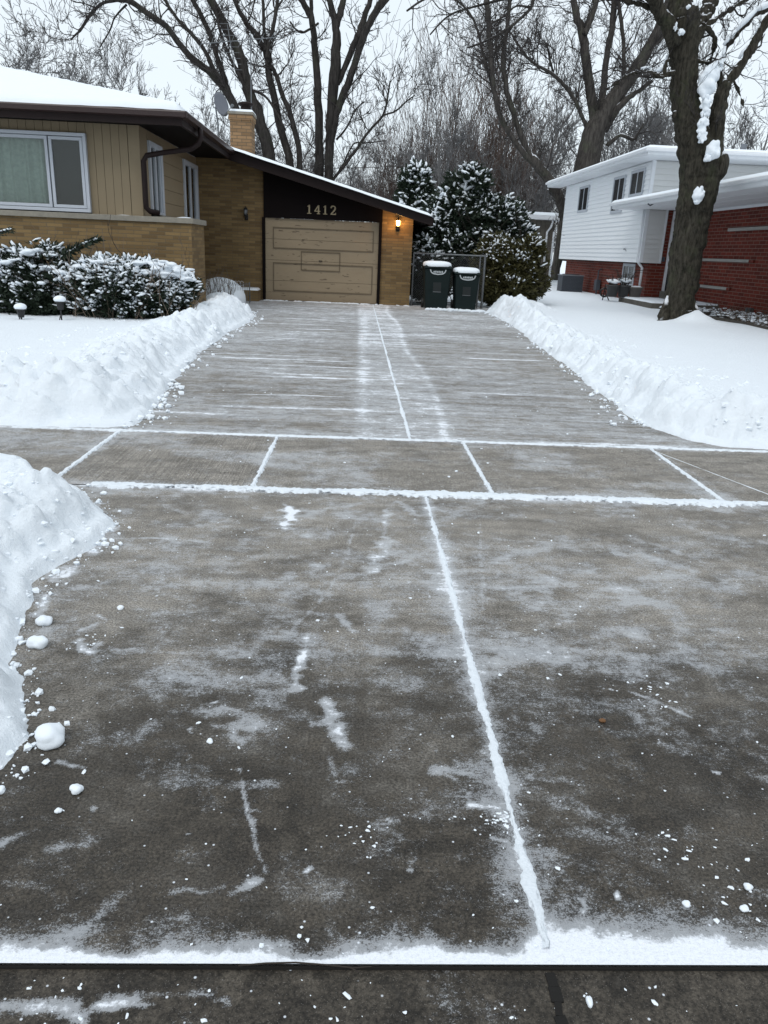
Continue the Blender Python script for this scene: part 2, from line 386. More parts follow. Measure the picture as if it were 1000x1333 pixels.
# ================================================================== GROUND
def mk_concrete():
    m, nt, b = newmat('concrete'); k = N(nt); p = k.pos(); s = k.sep(p)
    dust = k.attr('dust'); wet = k.attr('wet'); st = k.attr('streak'); br = k.attr('broom')
    big = k.noise(p, .9, 5, .6); mid = k.noise(k.mapping(p, (3.2, 8, 1)), 1, 6, .65)
    grain = k.noise(p, 130, 4, .75); agg = k.voro(p, 170)
    blot = k.noise(p, 14, 7, .72, .3)
    dry = k.mix(big, (.205, .187, .163), (.30, .279, .25)); wetc = k.mix(k.step(blot, .3, .68), (.019, .0158, .0122), (.070, .060, .048))
    wf = k.step(k.math('ADD', wet, k.math('MULTIPLY', k.math('SUBTRACT', blot, .5), 1.3)), .05, .95)
    c = k.mix(wf, dry, wetc)
    c = k.mix(.75, c, k.mix(k.step(mid, .28, .72), (.62, .62, .62), (1.35, 1.35, 1.35)), 'MULTIPLY')
    c = k.mix(.85, c, k.mix(k.step(grain, .3, .72), (.25, .25, .25), (1.9, 1.9, 1.9)), 'MULTIPLY')
    c = k.mix(k.math('MULTIPLY', k.step(agg, .22, .05), .35), c, (.36, .34, .31))
    # broom marks
    bn = k.noise(k.mapping(p, (125, 2.2, 1), rot=(0, 0, .04)), 1, 4, .6, .15)
    c = k.mix(k.math('MULTIPLY', br, .42), c, k.mix(k.step(bn, .36, .64), (.45, .45, .45), (1.5, 1.5, 1.52)), 'MULTIPLY')
    # shovel streaks of thin snow, drawn out across the drive
    s1 = k.noise(k.mapping(p, (.5, 3.1, 1)), 1, 7, .66, .35); s2 = k.noise(k.mapping(p, (1.4, 15, 1)), 1, 5, .6, .2)
    sk = k.math('ADD', k.math('MULTIPLY', s1, .65), k.math('MULTIPLY', s2, .35))
    fine = k.noise(p, 55, 5, .8)
    patch = k.noise(p, 5, 7, .68, .4)
    x = k.math('ADD', dust, k.math('MULTIPLY', k.math('SUBTRACT', sk, .5), k.math('MULTIPLY', st, 3.1)))
    x = k.math('ADD', x, k.math('MULTIPLY', k.math('SUBTRACT', patch, .5), .9))
    scr = k.noise(k.mapping(p, (7, 62, 1), rot=(0, 0, .05)), 1, 4, .7, .3)       # fine scratches left by the shovel
    x = k.math('ADD', x, k.math('MULTIPLY', k.math('SUBTRACT', scr, .5), k.math('MULTIPLY_ADD', st, 1.3, .12)))
    x = k.math('ADD', x, k.math('MULTIPLY', k.math('SUBTRACT', k.noise(p, 21, 6, .75, .5), .5), .75))
    xf = k.math('ADD', x, k.math('MULTIPLY', k.math('SUBTRACT', fine, .5), .75))
    # the frost lies as crisp grains whose number follows x
    gr = k.math('ADD', k.math('MULTIPLY', k.noise(k.mapping(p, (85, 110, 1)), 1, 6, .85), .6), k.math('MULTIPLY', k.noise(p, 260, 3, .8), .4))
    t_ = k.math('MULTIPLY_ADD', x, -.36, .675)
    grains = k.step(k.math('SUBTRACT', gr, t_), -.02, .05)
    thin = k.math('ADD', k.math('MULTIPLY', grains, .75), k.math('MULTIPLY', k.step(x, .25, 1.0), .34), clamp=True); thick = k.step(xf, .74, .98)
    c = k.mix(k.math('MULTIPLY', thin, .60), c, (.55, .575, .61))
    c = k.mix(1.0, c, (.90, .90, .90), 'MULTIPLY')
    c = k.mix(k.math('MULTIPLY', thick, k.math('MULTIPLY_ADD', k.step(gr, .38, .56), .32, .66)), c, (.80, .83, .88))
    # salt and crumbs: tiny white specks
    vs = k.voro(k.mapping(p, (1, 1, 1)), 42); vn = k.voro(p, 42, out=1)
    sp = k.math('MULTIPLY', k.step(vs, .16, .07), k.step(k.sep(vn)[0], .80, .84))
    c = k.mix(k.math('MULTIPLY', sp, .8), c, (.72, .76, .82))
    k.l.new(c, b.inputs['Base Color'])
    r = k.math('SUBTRACT', .88, k.math('MULTIPLY', k.math('MULTIPLY', wf, k.math('SUBTRACT', 1.0, thin)), .30))
    k.l.new(r, b.inputs['Roughness']); b.inputs['Specular IOR Level'].default_value = .25
    h = k.math('ADD', k.math('MULTIPLY', grain, .5), k.math('MULTIPLY', thick, .8))
    h = k.math('ADD', h, k.math('MULTIPLY', k.math('MULTIPLY', br, bn), .5))
    k.l.new(k.bump(h, .45, .006), b.inputs['Normal']); return m
M['concrete'] = mk_concrete()

# strokes of snow left on the slab: (list of (x,y) in metres, half width, strength)
def G(*p): return [tuple(gnd(a, b))[:2] for a, b in p]
strokes = [
 (G((376,660),(374,684)), .035, 1.15), (G((505,700),(495,722),(487,742)), .035, .95), (G((402,828),(392,860),(385,898)), .022, .95),
 (G((424,918),(432,940),(446,962)), .028, .95), (G((285,925),(312,935),(335,948)), .045, .72), (G((462,680),(450,730),(420,780),(372,828)), .009, .62),
 (G((505,660),(500,700)), .02, .75), (G((520,655),(545,672)), .03, .8), (G((625,680),(628,740),(630,792)), .012, .66),
 (G((100,832),(118,850),(132,838)), .018, 1.0), (G((105,820),(128,812)), .010, 1.0), (G((128,800),(140,806)), .008, 1.0), (G((130,845),(200,848),(270,852)), .022, .62),
 (G((130,702),(200,700),(270,705)), .012, .8), (G((312,1000),(326,1060),(330,1090),(345,1135)), .006, .8),
 (G((300,1162),(330,1146)), .012, .9), (G((225,1160),(290,1155)), .009, .7), (G((610,1045),(640,1052),(665,1072)), .012, 1.0), (G((560,1002),(610,1008)), .02, .7),
 (G((0,1100),(25,1085),(45,1078)), .018, .75), (G((60,1110),(110,1098)), .02, .6), (G((90,1215),(130,1200),(150,1180)), .022, .66),
 (G((430,985),(438,1010)), .012, .6), (G((215,1020),(260,1020),(360,1022)), .022, .55), (G((80,990),(110,1000)), .010, .9),
 (G((600,1020),(560,1000)), .01, .6), (G((640,1090),(660,1095)), .006, .95), (G((820,900),(870,920),(900,935)), .008, .8),
 (G((440,800),(455,815),(460,822)), .02, .8), (G((700,705),(780,715),(830,730)), .045, .35), (G((640,745),(760,735)), .08, .28), (G((770,950),(980,960)), .05, .42),
 (G((860,985),(1000,990)), .04, .3), (G((740,1085),(820,1095)), .025, .45), (G((560,740),(600,800)), .03, .3), (G((455,850),(560,870),(600,900)), .05, .32), (G((640,860),(760,880)), .06, .3),
 (G((0,1300),(80,1305),(100,1320)), .014, .95), (G((130,1300),(195,1300)), .010, 1.1), (G((130,1290),(260,1285),(300,1300)), .006, .65),
 (G((112,655),(132,688),(118,715)), .05, 1.05), (G((95,738),(75,752)), .03, .95), (G((60,775),(48,800)), .02, .95), (G((960,590),(1000,592)), .03, .5), (G((150,580),(240,585)), .03, .5), (G((330,618),(500,625)), .04, .45), (G((600,585),(680,625)), .05, .45), (G((550,480),(590,560)), .05, .4),
 (G((180,615),(235,628)), .03, .45), (G((640,640),(720,636)), .03, .6), (G((860,590),(940,640)), .012, .6), (G((405,668),(470,655)), .03, .7), (G((30,580),(140,575)), .02, .6),
]
_q = random.Random(3)
for _ in range(70):
    cx_, cy_ = _q.uniform(-1.0, 1.3), 1.25+2.0*_q.random()**1.6; a_ = _q.uniform(0, 6.28); r_ = _q.uniform(.006, .022); n_ = _q.randint(2, 4)
    strokes.append(([(cx_+r_*math.cos(a_+i_*.7), cy_+r_*math.sin(a_+i_*.7)) for i_ in range(n_)], _q.uniform(.002, .006), _q.uniform(.6, 1.1)))
for _ in range(34):
    cx_, cy_ = _q.uniform(-1.3, 2.2), 1.3+2.9*_q.random(); strokes.append(([(cx_, cy_), (cx_+_q.uniform(-.09, .09), cy_+_q.uniform(-.05, .05)), (cx_+_q.uniform(-.12, .12), cy_+_q.uniform(-.08, .08))], _q.uniform(.006, .025), _q.uniform(.3, .62)))
def seg_dist(x, y, pts):
    best = np.full(x.shape, 1e9)
    for (ax, ay), (bx, by) in zip(pts[:-1], pts[1:]):
        dx, dy = bx-ax, by-ay; L = dx*dx+dy*dy+1e-12
        t = np.clip(((x-ax)*dx+(y-ay)*dy)/L, 0, 1); best = np.minimum(best, np.hypot(x-ax-t*dx, y-ay-t*dy))
    return best
def add_strokes(x, y, v):
    for pts, hw, s_ in strokes:
        x0 = min(p[0] for p in pts)-hw*4; x1 = max(p[0] for p in pts)+hw*4; y0 = min(p[1] for p in pts)-hw*4; y1 = max(p[1] for p in pts)+hw*4
        mk = (x > x0) & (x < x1) & (y > y0) & (y < y1)
        if mk.any():
            xx = x[mk]; yy = y[mk]
            wx = (fbm(xx*9+3, yy*14, 4, 13)-.5)*hw*3.0; wy = (fbm(xx*9+8, yy*14+5, 4, 17)-.5)*hw*2.2
            dd = seg_dist(xx+wx, yy+wy, pts)+(fbm(xx*26, yy*34, 4, 3)-.5)*hw*2.4
            v[mk] = np.maximum(v[mk], s_*.93*sstep(hw*2.6, -hw*.1, dd)*(.72+.5*fbm(xx*14, yy*30, 3, 19)))
    return v
def line_snow(x, c, w0, jag, y=None):
    n = fbm(x*0+c*3+y*9, y*2.5, 4, 11)-.5
    return np.exp(-((x-c)/w0)**2)
def dust_apron(x, y):
    v = .13+.22*sstep(1.5, 2.9, y+.35*(fbm(x*1.2, y*2.2, 4, 5)-.5))*sstep(4.9, 3.6, y)
    v = v+.10*sstep(.42, .75, fbm(x*1.5+3, y*2.2, 5, 21))+.20*sstep(.48, .74, fbm(x*8+3, y*10, 5, 25))
    v = v-.12*sstep(.5, .7, fbm(x*2.1+9, y*3.6, 4, 44))+.05
    v = v+.75*np.exp(-np.maximum(4.46-y, 0)/(.03+.09*fbm(x*3, y*0, 4, 8)))*(.4+fbm(x*3, y*5, 3, 8))       # feathering along the walk
    e = .012+.065*sstep(.25, .75, fbm(x*2.6, x*0+2, 4, 61))+.035*sstep(.40, .52, x)*fbm(x*3, x*0, 3, 5)*2
    up_ = y-1.20
    v = v+1.15*np.exp(-(np.maximum(up_, 0)/(e*.72+.006))**1.5)*(.72+.5*fbm(x*9, y*20, 4, 91))*(up_ > -.004)
    v = v+.5*np.exp(-np.abs(x-.45)/(.018+.03*fbm(y*3, x*0, 3, 9)))+.35*np.exp(-np.maximum(y-1.2, 0)/.12)*np.exp(-((x-.48)/.35)**2)
    return add_strokes(x, y, v)
def wet_apron(x, y):
    v = 1.0-.78*sstep(1.3, 3.2, y+.9*(fbm(x*1.1, y*1.3, 5, 71)-.5))
    return np.clip(v+.8*(fbm(x*3.4, y*3.6, 5, 72)-.5), 0, 1)
zero = lambda x, y: np.zeros_like(x)
flat = lambda z: (lambda X, Y: X*0+z)
# base sheet, snow-covered, reaches the horizon
gm = MB(); gm.add([(-700, -60, -.12), (700, -60, -.12), (700, 900, -.12), (-700, 900, -.12)], [(0, 1, 2, 3)])
tag(gm.build('ground', M['snow_smooth']), kind='structure')
xs = np.arange(-3.6, 4.6, .0125)
tag(grid_mesh('driveway_apron', np.unique(np.concatenate([axis((-3.6, -1.5, .02), (-1.5, 2.0, .0075), (2.0, 4.6, .015))])), axis((1.203, 2.6, .0075), (2.6, 4.447, .012)), flat(0), M['concrete'],
    attrs={'dust': dust_apron, 'wet': wet_apron, 'streak': lambda x, y: .07+.15*sstep(1.8, 3, y), 'broom': zero}), kind='structure')
tag(grid_mesh('street_gutter', np.linspace(-4, 5, 500), np.linspace(.2, 1.1995, 90), flat(-.012), M['concrete'],
    attrs={'dust': lambda x, y: add_strokes(x, y, .02+.30*sstep(.5, .7, fbm(x*4, y*6, 4, 5))+.15*sstep(.2, -1, x)), 'wet': lambda x, y: x*0+1, 'streak': lambda x, y: x*0+.08, 'broom': zero}), kind='structure')
st = MB(); st.add([(-60, -40, -.02), (60, -40, -.02), (60, .2, -.02), (-60, .2, -.02)], [(0, 1, 2, 3)]); tag(st.build('street', M['asphalt']), kind='structure')
def dust_walk(x, y):
    v = .24+.30*sstep(.45, .7, fbm(x*1.4, y*2.5, 4, 31))+.30*np.exp(-np.abs(y-4.47)/.10)+.4*np.exp(-np.abs(y-5.85)/.06)
    for c in (-1.8, -.59, .868, 2.34): v = v+.25*np.exp(-np.abs(x-c)/.05)
    return add_strokes(x, y, v)
tag(grid_mesh('sidewalk', np.linspace(-9, 9, 900), np.linspace(4.455, 5.845, 90), flat(.002), M['concrete'],
    attrs={'dust': dust_walk, 'wet': lambda x, y: .16+.30*(fbm(x*1.2, y*2, 4, 33)-.3), 'streak': lambda x, y: x*0+.10,
           'broom': lambda x, y: np.clip(.25+1.0*sstep(-.55, -.65, x)*sstep(-1.85, -1.75, x), 0, 1)}), kind='structure')
def dust_drive(x, y):
    v = .54+.26*(fbm(x*.7, y*1.1, 3, 41)-.5)+.14*sstep(8, 19, y)
    # the rough trodden band either side of the centre joint
    v = v+.12*np.exp(-((x-.05-.012*(y-6)-.05*(fbm(x*0, y*1.2, 3, 4)-.5))/(.05+.05*fbm(x*0, y*2, 3, 6)))**2)*fbm(x*4, y*7, 4, 42)*2*sstep(20, 15, y)
    v = v+.16*sstep(-.0, .1, x)*sstep(.95, .75, x)
    xb = .80+.05*np.sin(y*.9)+.02*(y-6)*0
    v = v+.15*np.exp(-((x-xb-.08*(fbm(x*0, y*.9, 3, 14)-.5))/.04)**2)*fbm(x*4, y*6, 4, 47)*2
    v = v+.35*np.exp(-np.abs(y-5.86)/.06)
    q = random.Random(21)                                  # faint ridges the shovel left where its passes ended
    for s_ in range(30):
        yy = 6.1+15.2*(s_+q.uniform(-.45, .45))/30; side = -1 if q.random() < .5 else 1
        xc = (-.95 if side < 0 else 1.9)+q.uniform(-.5, .5); ln = q.uniform(.35, 1.0); wd = q.uniform(.018, .06); tl = q.uniform(-.05, .05); cv = q.uniform(-.06, .06)
        v = v+q.uniform(.25, .78)*np.exp(-((y-yy-tl*(x-xc)-cv*(x-xc)**2-.05*(fbm(x*2+s_, y*0, 3, 8)-.5))/wd)**2)*np.exp(-((x-xc)/ln)**4)*(.15+1.2*fbm(x*3+s_, y*0+s_, 4, 5))
    return add_strokes(x, y, v)
tag(grid_mesh('driveway', np.linspace(-4.25, 4.2, 380), np.linspace(5.852, 21.9, 900), flat(0), M['concrete'],
    attrs={'dust': dust_drive, 'wet': lambda x, y: .28+.35*(fbm(x*.8, y*.9, 4, 43)-.4), 'streak': lambda x, y: .46+x*0, 'broom': lambda x, y: x*0+.1}), kind='structure')

# packed snow in the joints: low ragged ridges of real snow
def joint(name, a, b, w0, h, amp=.5, seed=0, skew=0):
    a = np.array(a, float); b = np.array(b, float); L = np.linalg.norm(b-a); d = (b-a)/L; nrm = np.array([-d[1], d[0]])
    n = max(8, int(L/.009)); m = 13; t = np.linspace(0, L, n); u = np.linspace(-1, 1, m)
    T, U = np.meshgrid(t, u); ww = w0*(1+amp*(fbm(T*5+seed, T*0+seed, 5, seed)-.5)*2.4)
    ww = np.maximum(ww, w0*.25)
    wob = (fbm(T*2.5, T*0+9, 3, seed+4)-.5)*w0*.5
    rag = (fbm(T*60, U*3, 5, seed+6)-.5)*w0*2.0*U
    off = U*ww+wob+rag+skew*w0*(U > 0)*U
    P = a[None, None]+T[..., None]*d+off[..., None]*nrm
    Z = .001+h*np.sqrt(np.clip(1-U**2, 0, 1))*(.55+.9*fbm(P[..., 0]*30, P[..., 1]*30, 4, seed))-.004*(np.abs(U) > .98)
    V = np.dstack([P, Z]).reshape(-1, 3); i, j = np.meshgrid(np.arange(n-1), np.arange(m-1)); q = (j*n+i).ravel()
    return V, np.stack([q, q+1, q+n+1, q+n], -1)
JV = []; JF = []; off = 0
for a_ in [((.45, 1.24), (.455, 4.40), .0125, .004, .85, 1), ((.452, 5.86), (.447, 21.4), .013, .006, .6, 2),
          ((-1.8, 4.5), (-1.79, 5.82), .018, .010, .3, 3), ((-.60, 4.5), (-.578, 5.82), .016, .010, .4, 4), ((.874, 4.5), (.864, 5.82), .015, .010, .4, 5), ((2.33, 4.5), (2.352, 5.82), .016, .008, .5, 6),
          ((-1.55, 4.462), (5, 4.452), .044, .013, .8, 7), ((-2.6, 5.862), (5, 5.862), .022, .010, .7, 8),
          ((2.352, 5.80), (2.75, 4.55), .006, .002, .8, 12)]:
    V, Q = joint('j', a_[0], a_[1], *a_[2:5], seed=a_[5]); JV.append(V); JF.append(Q+off); off += len(V)
tag(np_mesh('joint_snow', np.concatenate(JV), np.concatenate(JF), M['snow'], None, True), kind='stuff')
# open crack in the gutter slab
ck = MB(); pts = [gnd(716, 1262), gnd(722, 1280), gnd(727, 1300), gnd(729, 1318), gnd(738, 1340)]
for i in range(len(pts)-1): ck.bar((pts[i].x, pts[i].y, -.0105), (pts[i+1].x, pts[i+1].y, -.0100), .020+.006*math.sin(i*2.3), .004)
ck.box(-3, 4, 1.1988, 1.2035, -.03, -.006); ck.build('open_joint', simple('joint_dirt', (.010, .009, .008), .95))
bpy.data.objects['open_joint']['kind'] = 'structure'

# ------------------------------------------------------------------ lawns and shovelled banks
def edge_poly(pts, x, y):
    """signed distance to an open boundary; sign from the closed polygon"""
    d = seg_dist(x, y, pts+[pts[0]])
    inside = np.zeros(x.shape, bool); n = len(pts)
    for i in range(n):
        (x1, y1), (x2, y2) = pts[i], pts[(i+1) % n]
        c = ((y1 > y) != (y2 > y)) & (x < (x2-x1)*(y-y1)/((y2-y1)+1e-12)+x1); inside ^= c
    return np.where(inside, d, -d)
def bank_height(pts, base, crest, width, seed, crest_fn=None, rough=1.0):
    def f(X, Y):
        sh = X.shape; x = X.ravel(); y = Y.ravel()
        d = edge_poly(pts, x, y)
        d = d+.13*(fbm(x*2.2, y*2.2, 4, seed)-.5)+.05*(fbm(x*11, y*11, 3, seed+2)-.5)
        A = crest*np.ones_like(x) if crest_fn is None else crest_fn(x, y)
        A = A*(.75+.5*fbm(x*1.1, y*1.1, 3, seed+3))
        rise = sstep(-.03, width*1.15, d); fall = sstep(width*2.6, width*.8, d)
        rg = sstep(width*3.4, width*.6, d)
        z = base*sstep(0, .38, d)+(A-base*.4)*rise*fall
        clod = clods(x*3.6, y*3.6, seed+5, .8)*.085+clods(x*8, y*8, seed+7, .8)*.050+clods(x*17, y*17, seed+8, .8)*.030
        z = z+(clod*(.35+1.1*sstep(.3, .62, fbm(x*1.6, y*1.6, 3, seed+13)))+.10*(fbm(x*5, y*5, 5, seed+6)-.5)-.03-.05*(1-np.abs(2*fbm(x*3.2+5, y*3.2, 4, seed+21)-1))**6-.03*(1-np.abs(2*fbm(x*9, y*9, 4, seed+23)-1))**4+.03)*rough*rg*sstep(0, .10, d)
        z = z+.05*(fbm(x*.35, y*.35, 3, seed+9)-.5)*(d > .2)+.012*(fbm(x*2, y*2, 3, seed+10)-.5)
        z = np.maximum(z, (.045+.03*fbm(x*6, y*6, 3, seed+31))*sstep(0, .07, d))
        z = np.where(d < 0, -.05+np.maximum(d, -.2)*.1, z-.01)
        return z.reshape(sh)
    return f
R_edge = [(60, 5.9), (3.9, 5.89), (3.4, 5.93), (3.0, 6.0), (2.78, 6.2), (2.62, 6.7), (2.60, 7.1), (2.68, 8.0), (2.86, 10.2), (3.02, 12.9), (3.2, 15), (3.34, 17.3), (3.36, 19), (3.30, 20.2), (3.5, 20.9), (4.3, 21.3), (4.3, 24), (4.2, 60), (60, 60)]
def crestR(x, y): return .20+.26*np.exp(-((y-18.6)/1.6)**2-((x-4.0)/.7)**2)+.06*sstep(12, 7, y)
hR0 = bank_height(R_edge, .11, .25, .42, 100, crestR)
def hR(X, Y):      # snow has heaped round the foot of the maple
    r = np.hypot(X-7.75, (Y-17.75)*.9); return hR0(X, Y)+.20*np.exp(-(r/.38)**2)*(.6+.8*fbm(X*4, Y*4, 3, 2))+.05*np.exp(-(r/1.1)**2)*(X > 5)
tag(grid_mesh('right_lawn_snow', axis((2.3, 5.4, .028), (5.4, 8.6, .07), (8.6, 60, 1.5)), axis((5.75, 9, .025), (9, 14, .04), (14, 22, .06), (22, 60, .8)),
    hR, M['snow'], keep=lambda X, Y, Z: Z > -.049), kind='structure')
L_edge = [(-60, 5.87), (-2.9, 5.87), (-2.3, 5.88), (-1.95, 5.93), (-1.72, 6.05), (-1.72, 6.5), (-1.8, 7.2), (-1.88, 8.0), (-2.04, 10.4), (-2.08, 13.2), (-2.0, 15.2), (-2.1, 16.6), (-2.55, 18.0), (-2.8, 19.3), (-2.9, 20.3), (-3.0, 21.3), (-3.0, 24), (-8, 26), (-60, 60)]
def crestL(x, y): return .23+.05*np.exp(-((y-16.5)/1.5)**2)+.04*sstep(12, 7, y)
hL = bank_height(L_edge, .11, .3, .55, 200, crestL)
tag(grid_mesh('left_lawn_snow', axis((-60, -10, 2.5), (-10, -5, .12), (-5, -1.6, .028)), axis((5.75, 9, .025), (9, 14, .04), (14, 21, .06), (21, 50, 1)),
    hL, M['snow'], keep=lambda X, Y, Z: Z > -.049), kind='structure')
P_edge = [(-30, 4.42), (-2.0, 4.45), (-1.6, 4.35), (-1.42, 4.1), (-1.22, 3.75), (-1.22, 3.4), (-1.30, 3.05), (-1.27, 2.75), (-1.16, 2.4), (-1.02, 2.13), (-.93, 1.96), (-.93, 1.80), (-1.1, 1.72), (-1.5, 1.66), (-30, 1.6)]
hP = bank_height(P_edge, .10, .2, .38, 300, lambda x, y: .15+.06*sstep(2.2, 3.6, y), .8)
tag(grid_mesh('parkway_snow_bank', axis((-30, -6, 2), (-6, -3, .1), (-3, -.75, .014)), axis((1.45, 4.6, .014)),
    hP, M['snow'], keep=lambda X, Y, Z: Z > -.049), kind='structure')

# crumbs of snow thrown over the concrete and along the foot of the banks
rs = np.random.RandomState(5); cc = []; rr = []
def crumbs_along(pts, n, lo, hi, spread):
    for _ in range(n):
        i = rs.randint(len(pts)-1); t = rs.rand(); x = pts[i][0]*(1-t)+pts[i+1][0]*t; y = pts[i][1]*(1-t)+pts[i+1][1]*t
        r = lo+(hi-lo)*rs.rand()**3; cc.append((x+rs.randn()*spread, y+rs.randn()*spread, r*.45)); rr.append((r*(.8+.6*rs.rand()), r, r*.75))
crumbs_along(R_edge[5:14], 330, .006, .036, .09); crumbs_along(L_edge[4:14], 380, .006, .038, .10); crumbs_along(P_edge[2:14], 520, .002, .017, .055)
for _ in range(520):
    y = 1.22+3.2*rs.rand()**1.5; x = rs.uniform(-1.6, 2.9); r = .0016+.0045*rs.rand()**3; cc.append((x, y, r*.4)); rr.append((r*(.8+rs.rand()*1.2), r, r*.6))
for _ in range(160):
    y = rs.uniform(.9, 1.19); x = rs.uniform(-.8, 1.1); r = .0012+.004*rs.rand()**2; cc.append((x, y, -.012+r*.4)); rr.append((r*(.8+rs.rand()*1.4), r, r*.5))
for _ in range(90):
    y = rs.uniform(4.5, 8); x = rs.uniform(-1.5, 2.5); r = .003+.008*rs.rand()**3; cc.append((x, y, r*.4)); rr.append((r*1.3, r, r*.6))
def crumbs_on(h, x0, x1, y0, y1, n, lo, hi):
    X = rs.uniform(x0, x1, n); Y = rs.uniform(y0, y1, n); Z = h(X, Y); k_ = (fbm(X*2.5, Y*2.5, 3, 77) > .42+.12*rs.rand(n)) & (Z > .01)
    for x, y, z in zip(X[k_], Y[k_], Z[k_]):
        r = lo+(hi-lo)*rs.rand()**4; cc.append((x, y, z-r*.25)); rr.append((r*(.8+.6*rs.rand()), r, r*.7))
crumbs_on(hP, -2.6, -.9, 1.7, 4.4, 2600, .004, .022); crumbs_on(hL, -4.2, -1.7, 5.9, 14, 2600, .008, .04); crumbs_on(hR, 2.6, 4.6, 5.9, 14, 2200, .008, .04)
for cx, cy, n, sp in [(*G((470,1090))[0], 20, .03), (*G((900,1110))[0], 16, .04), (*G((655,1065))[0], 40, .035), (*G((960,1160))[0], 20, .05), (*G((850,900))[0], 22, .06), (*G((120,840))[0], 18, .05)]:
    for _ in range(n):
        r = .0015+.004*rs.rand()**2; cc.append((cx+rs.randn()*sp, cy+rs.randn()*sp, r*.4)); rr.append((r*(1+rs.rand()), r, r*.55))
V, Q = blobs(cc, rr, 3, ICO1, .38); tag(np_mesh('snow_crumbs', V, Q, M['snow_smooth'], None, False), kind='stuff')
def lump(c, r, seed):
    q = np.random.RandomState(seed); n_ = 12; d = q.randn(n_, 3); d /= np.linalg.norm(d, axis=1, keepdims=True); R_ = np.array(r)
    off = d*R_*.42*(.6+.6*q.rand(n_, 1)); off[:, 2] = np.maximum(off[:, 2], -R_[2]*.3); bv, bf = ICO3; dirs = bv[None]
    # one closed skin round the cluster: for each direction take the farthest of the little spheres
    rs_ = (.50+.22*q.rand(n_)); u = off/R_; b_ = np.einsum('vk,nk->vn', bv, u); disc = b_**2-(u**2).sum(1)[None]+rs_[None]**2
    t_ = np.where(disc > 0, b_+np.sqrt(np.maximum(disc, 0)), 0).max(1); t_ = np.maximum(t_, .35)*(1+.16*(fbm(bv[:, 0]*4+seed, bv[:, 1]*4+bv[:, 2]*3, 4, 3)-.5))
    return np_mesh('snow_chunk', bv*t_[:, None]*R_+np.array(c), bf, M['snow_smooth'], None, True)
for px, py, r, lab in [
    (66, 968, .048, 'biggest loose lump of snow, round, on the concrete beside the left bank'),
    (100, 1031, .018, 'flat oval snow chunk on dark wet concrete below the big lump'),
    (77, 1057, .010, 'small round snow chunk just below the flat oval chunk on the concrete'),
    (2, 1031, .014, 'snow chunk cut by the left border of the photo, below the bank'),
    (274, 967, .011, 'little white snowball alone on dark concrete right of the biggest lump'),
    (58, 812, .030, 'rounded snow clod fallen at the foot of the left bank, upper one of two'),
    (50, 842, .036, 'rounded snow clod at the foot of the left bank, lower one of two'),
    (768, 1299, .013, 'narrow upright snow flake lying on the gutter slab right of the crack'),
    (893, 1179, .010, 'snow chip on wet concrete near the bottom right, left one of the pair'),
    (969, 1185, .010, 'snow chip on wet concrete near the right border, above the white seam'),
    (973, 1156, .011, 'flattened snow chip nearest the right border above the lower seam'),
    (157, 793, .014, 'small snow pellet in the middle of the clean concrete right of the left bank')]:
    g = gnd(px, py); tag(lump((g.x, g.y, r*.5 if g.y > 1.2 else r*.3-.012), (r*(1.0 if px != 768 else .55), r*.95, r*.72), px),
        lab, 'snow chunk', 'loose snow chunks on the drive')
tw_ = MB(); tw_.tube([tuple(gnd(px_, py_, .006+.002*math.sin(px_))) for px_, py_ in ((310, 1257), (345, 1254), (385, 1253), (425, 1256), (462, 1260), (484, 1258))], [.0014, .0018, .0018, .0016, .0014, .0008], 5).tube([tuple(gnd(455, 1259, .006)), tuple(gnd(468, 1266, .006))], .0014, 5)
tag(tw_.build('grass_stalk', M['stem_dark']), 'thin dark grass stalk lying in the white seam at the bottom of the drive', 'twig')
tag(one_blob('dead_leaf', tuple(gnd(784, 938, .006)), (.010, .008, .006), M['leaf_brown'], None, 3, .4), 'small curled brown leaf on the concrete right of the centre joint', 'leaf')

# ================================================================== THE TAN HOUSE WITH THE GARAGE
SL = .265; EZ = 3.6; EX = -3.23; EY = 15.4; GX = 1.88; GY = 20.9
def roofz(x, y): return EZ+SL*np.minimum(np.minimum(y-EY, EX-x), x+14.0)
def rz1(x): return EZ+SL*(EX-x)
H = empty('brick_house', (-4, 20, 0), 'low tan brick house with brown eaves, cream garage door and snow on its hip roof', 'house')
# roof sheets
def sheet(pts, th=.05): 
    m = MB(); m.prism([(x, y, float(roofz(np.float64(x), np.float64(y)))) for x, y in pts], (0, 0, -th)); return m
mb = MB()
hipx, hipy = -8.615, EY+5.385
for pts in ([(-14, EY), (EX, EY), (hipx, hipy)], [(EX, EY), (EX, 31), (hipx, 31), (hipx, hipy)], [(-14, EY), (hipx, hipy), (hipx, 31), (-14, 31)]):
    s_ = sheet(pts); mb.add(s_.v, s_.f)
mb.prism([(EX, GY, rz1(EX)), (GX, GY, rz1(GX)), (GX, 31, rz1(GX)), (EX, 31, rz1(EX))], (0, 0, -.05))
roof = mb.build('roof', M['brown_trim'], H)
def snowz(X, Y):
    z = roofz(X, Y); e1 = np.minimum(Y-EY, X*0+9); e2 = np.where(Y > GY, np.where(X > EX, np.minimum(GX-X, Y-GY), GX-X), EX-X)
    e = np.minimum(e1, e2); lip = .06*(fbm(X*1.3, Y*1.3, 3, 7)-.5)
    t = np.where((Y > GY) & (X > EX-1), .075, .13)
    return z+t*sstep(-.02, .10, e+lip*.5)+.02*(fbm(X*2, Y*2, 3, 4)-.5)
def inroof(X, Y, Z): return (((X <= EX+.001) & (Y >= EY-.001)) | ((Y >= GY-.001) & (X <= GX+.001)))
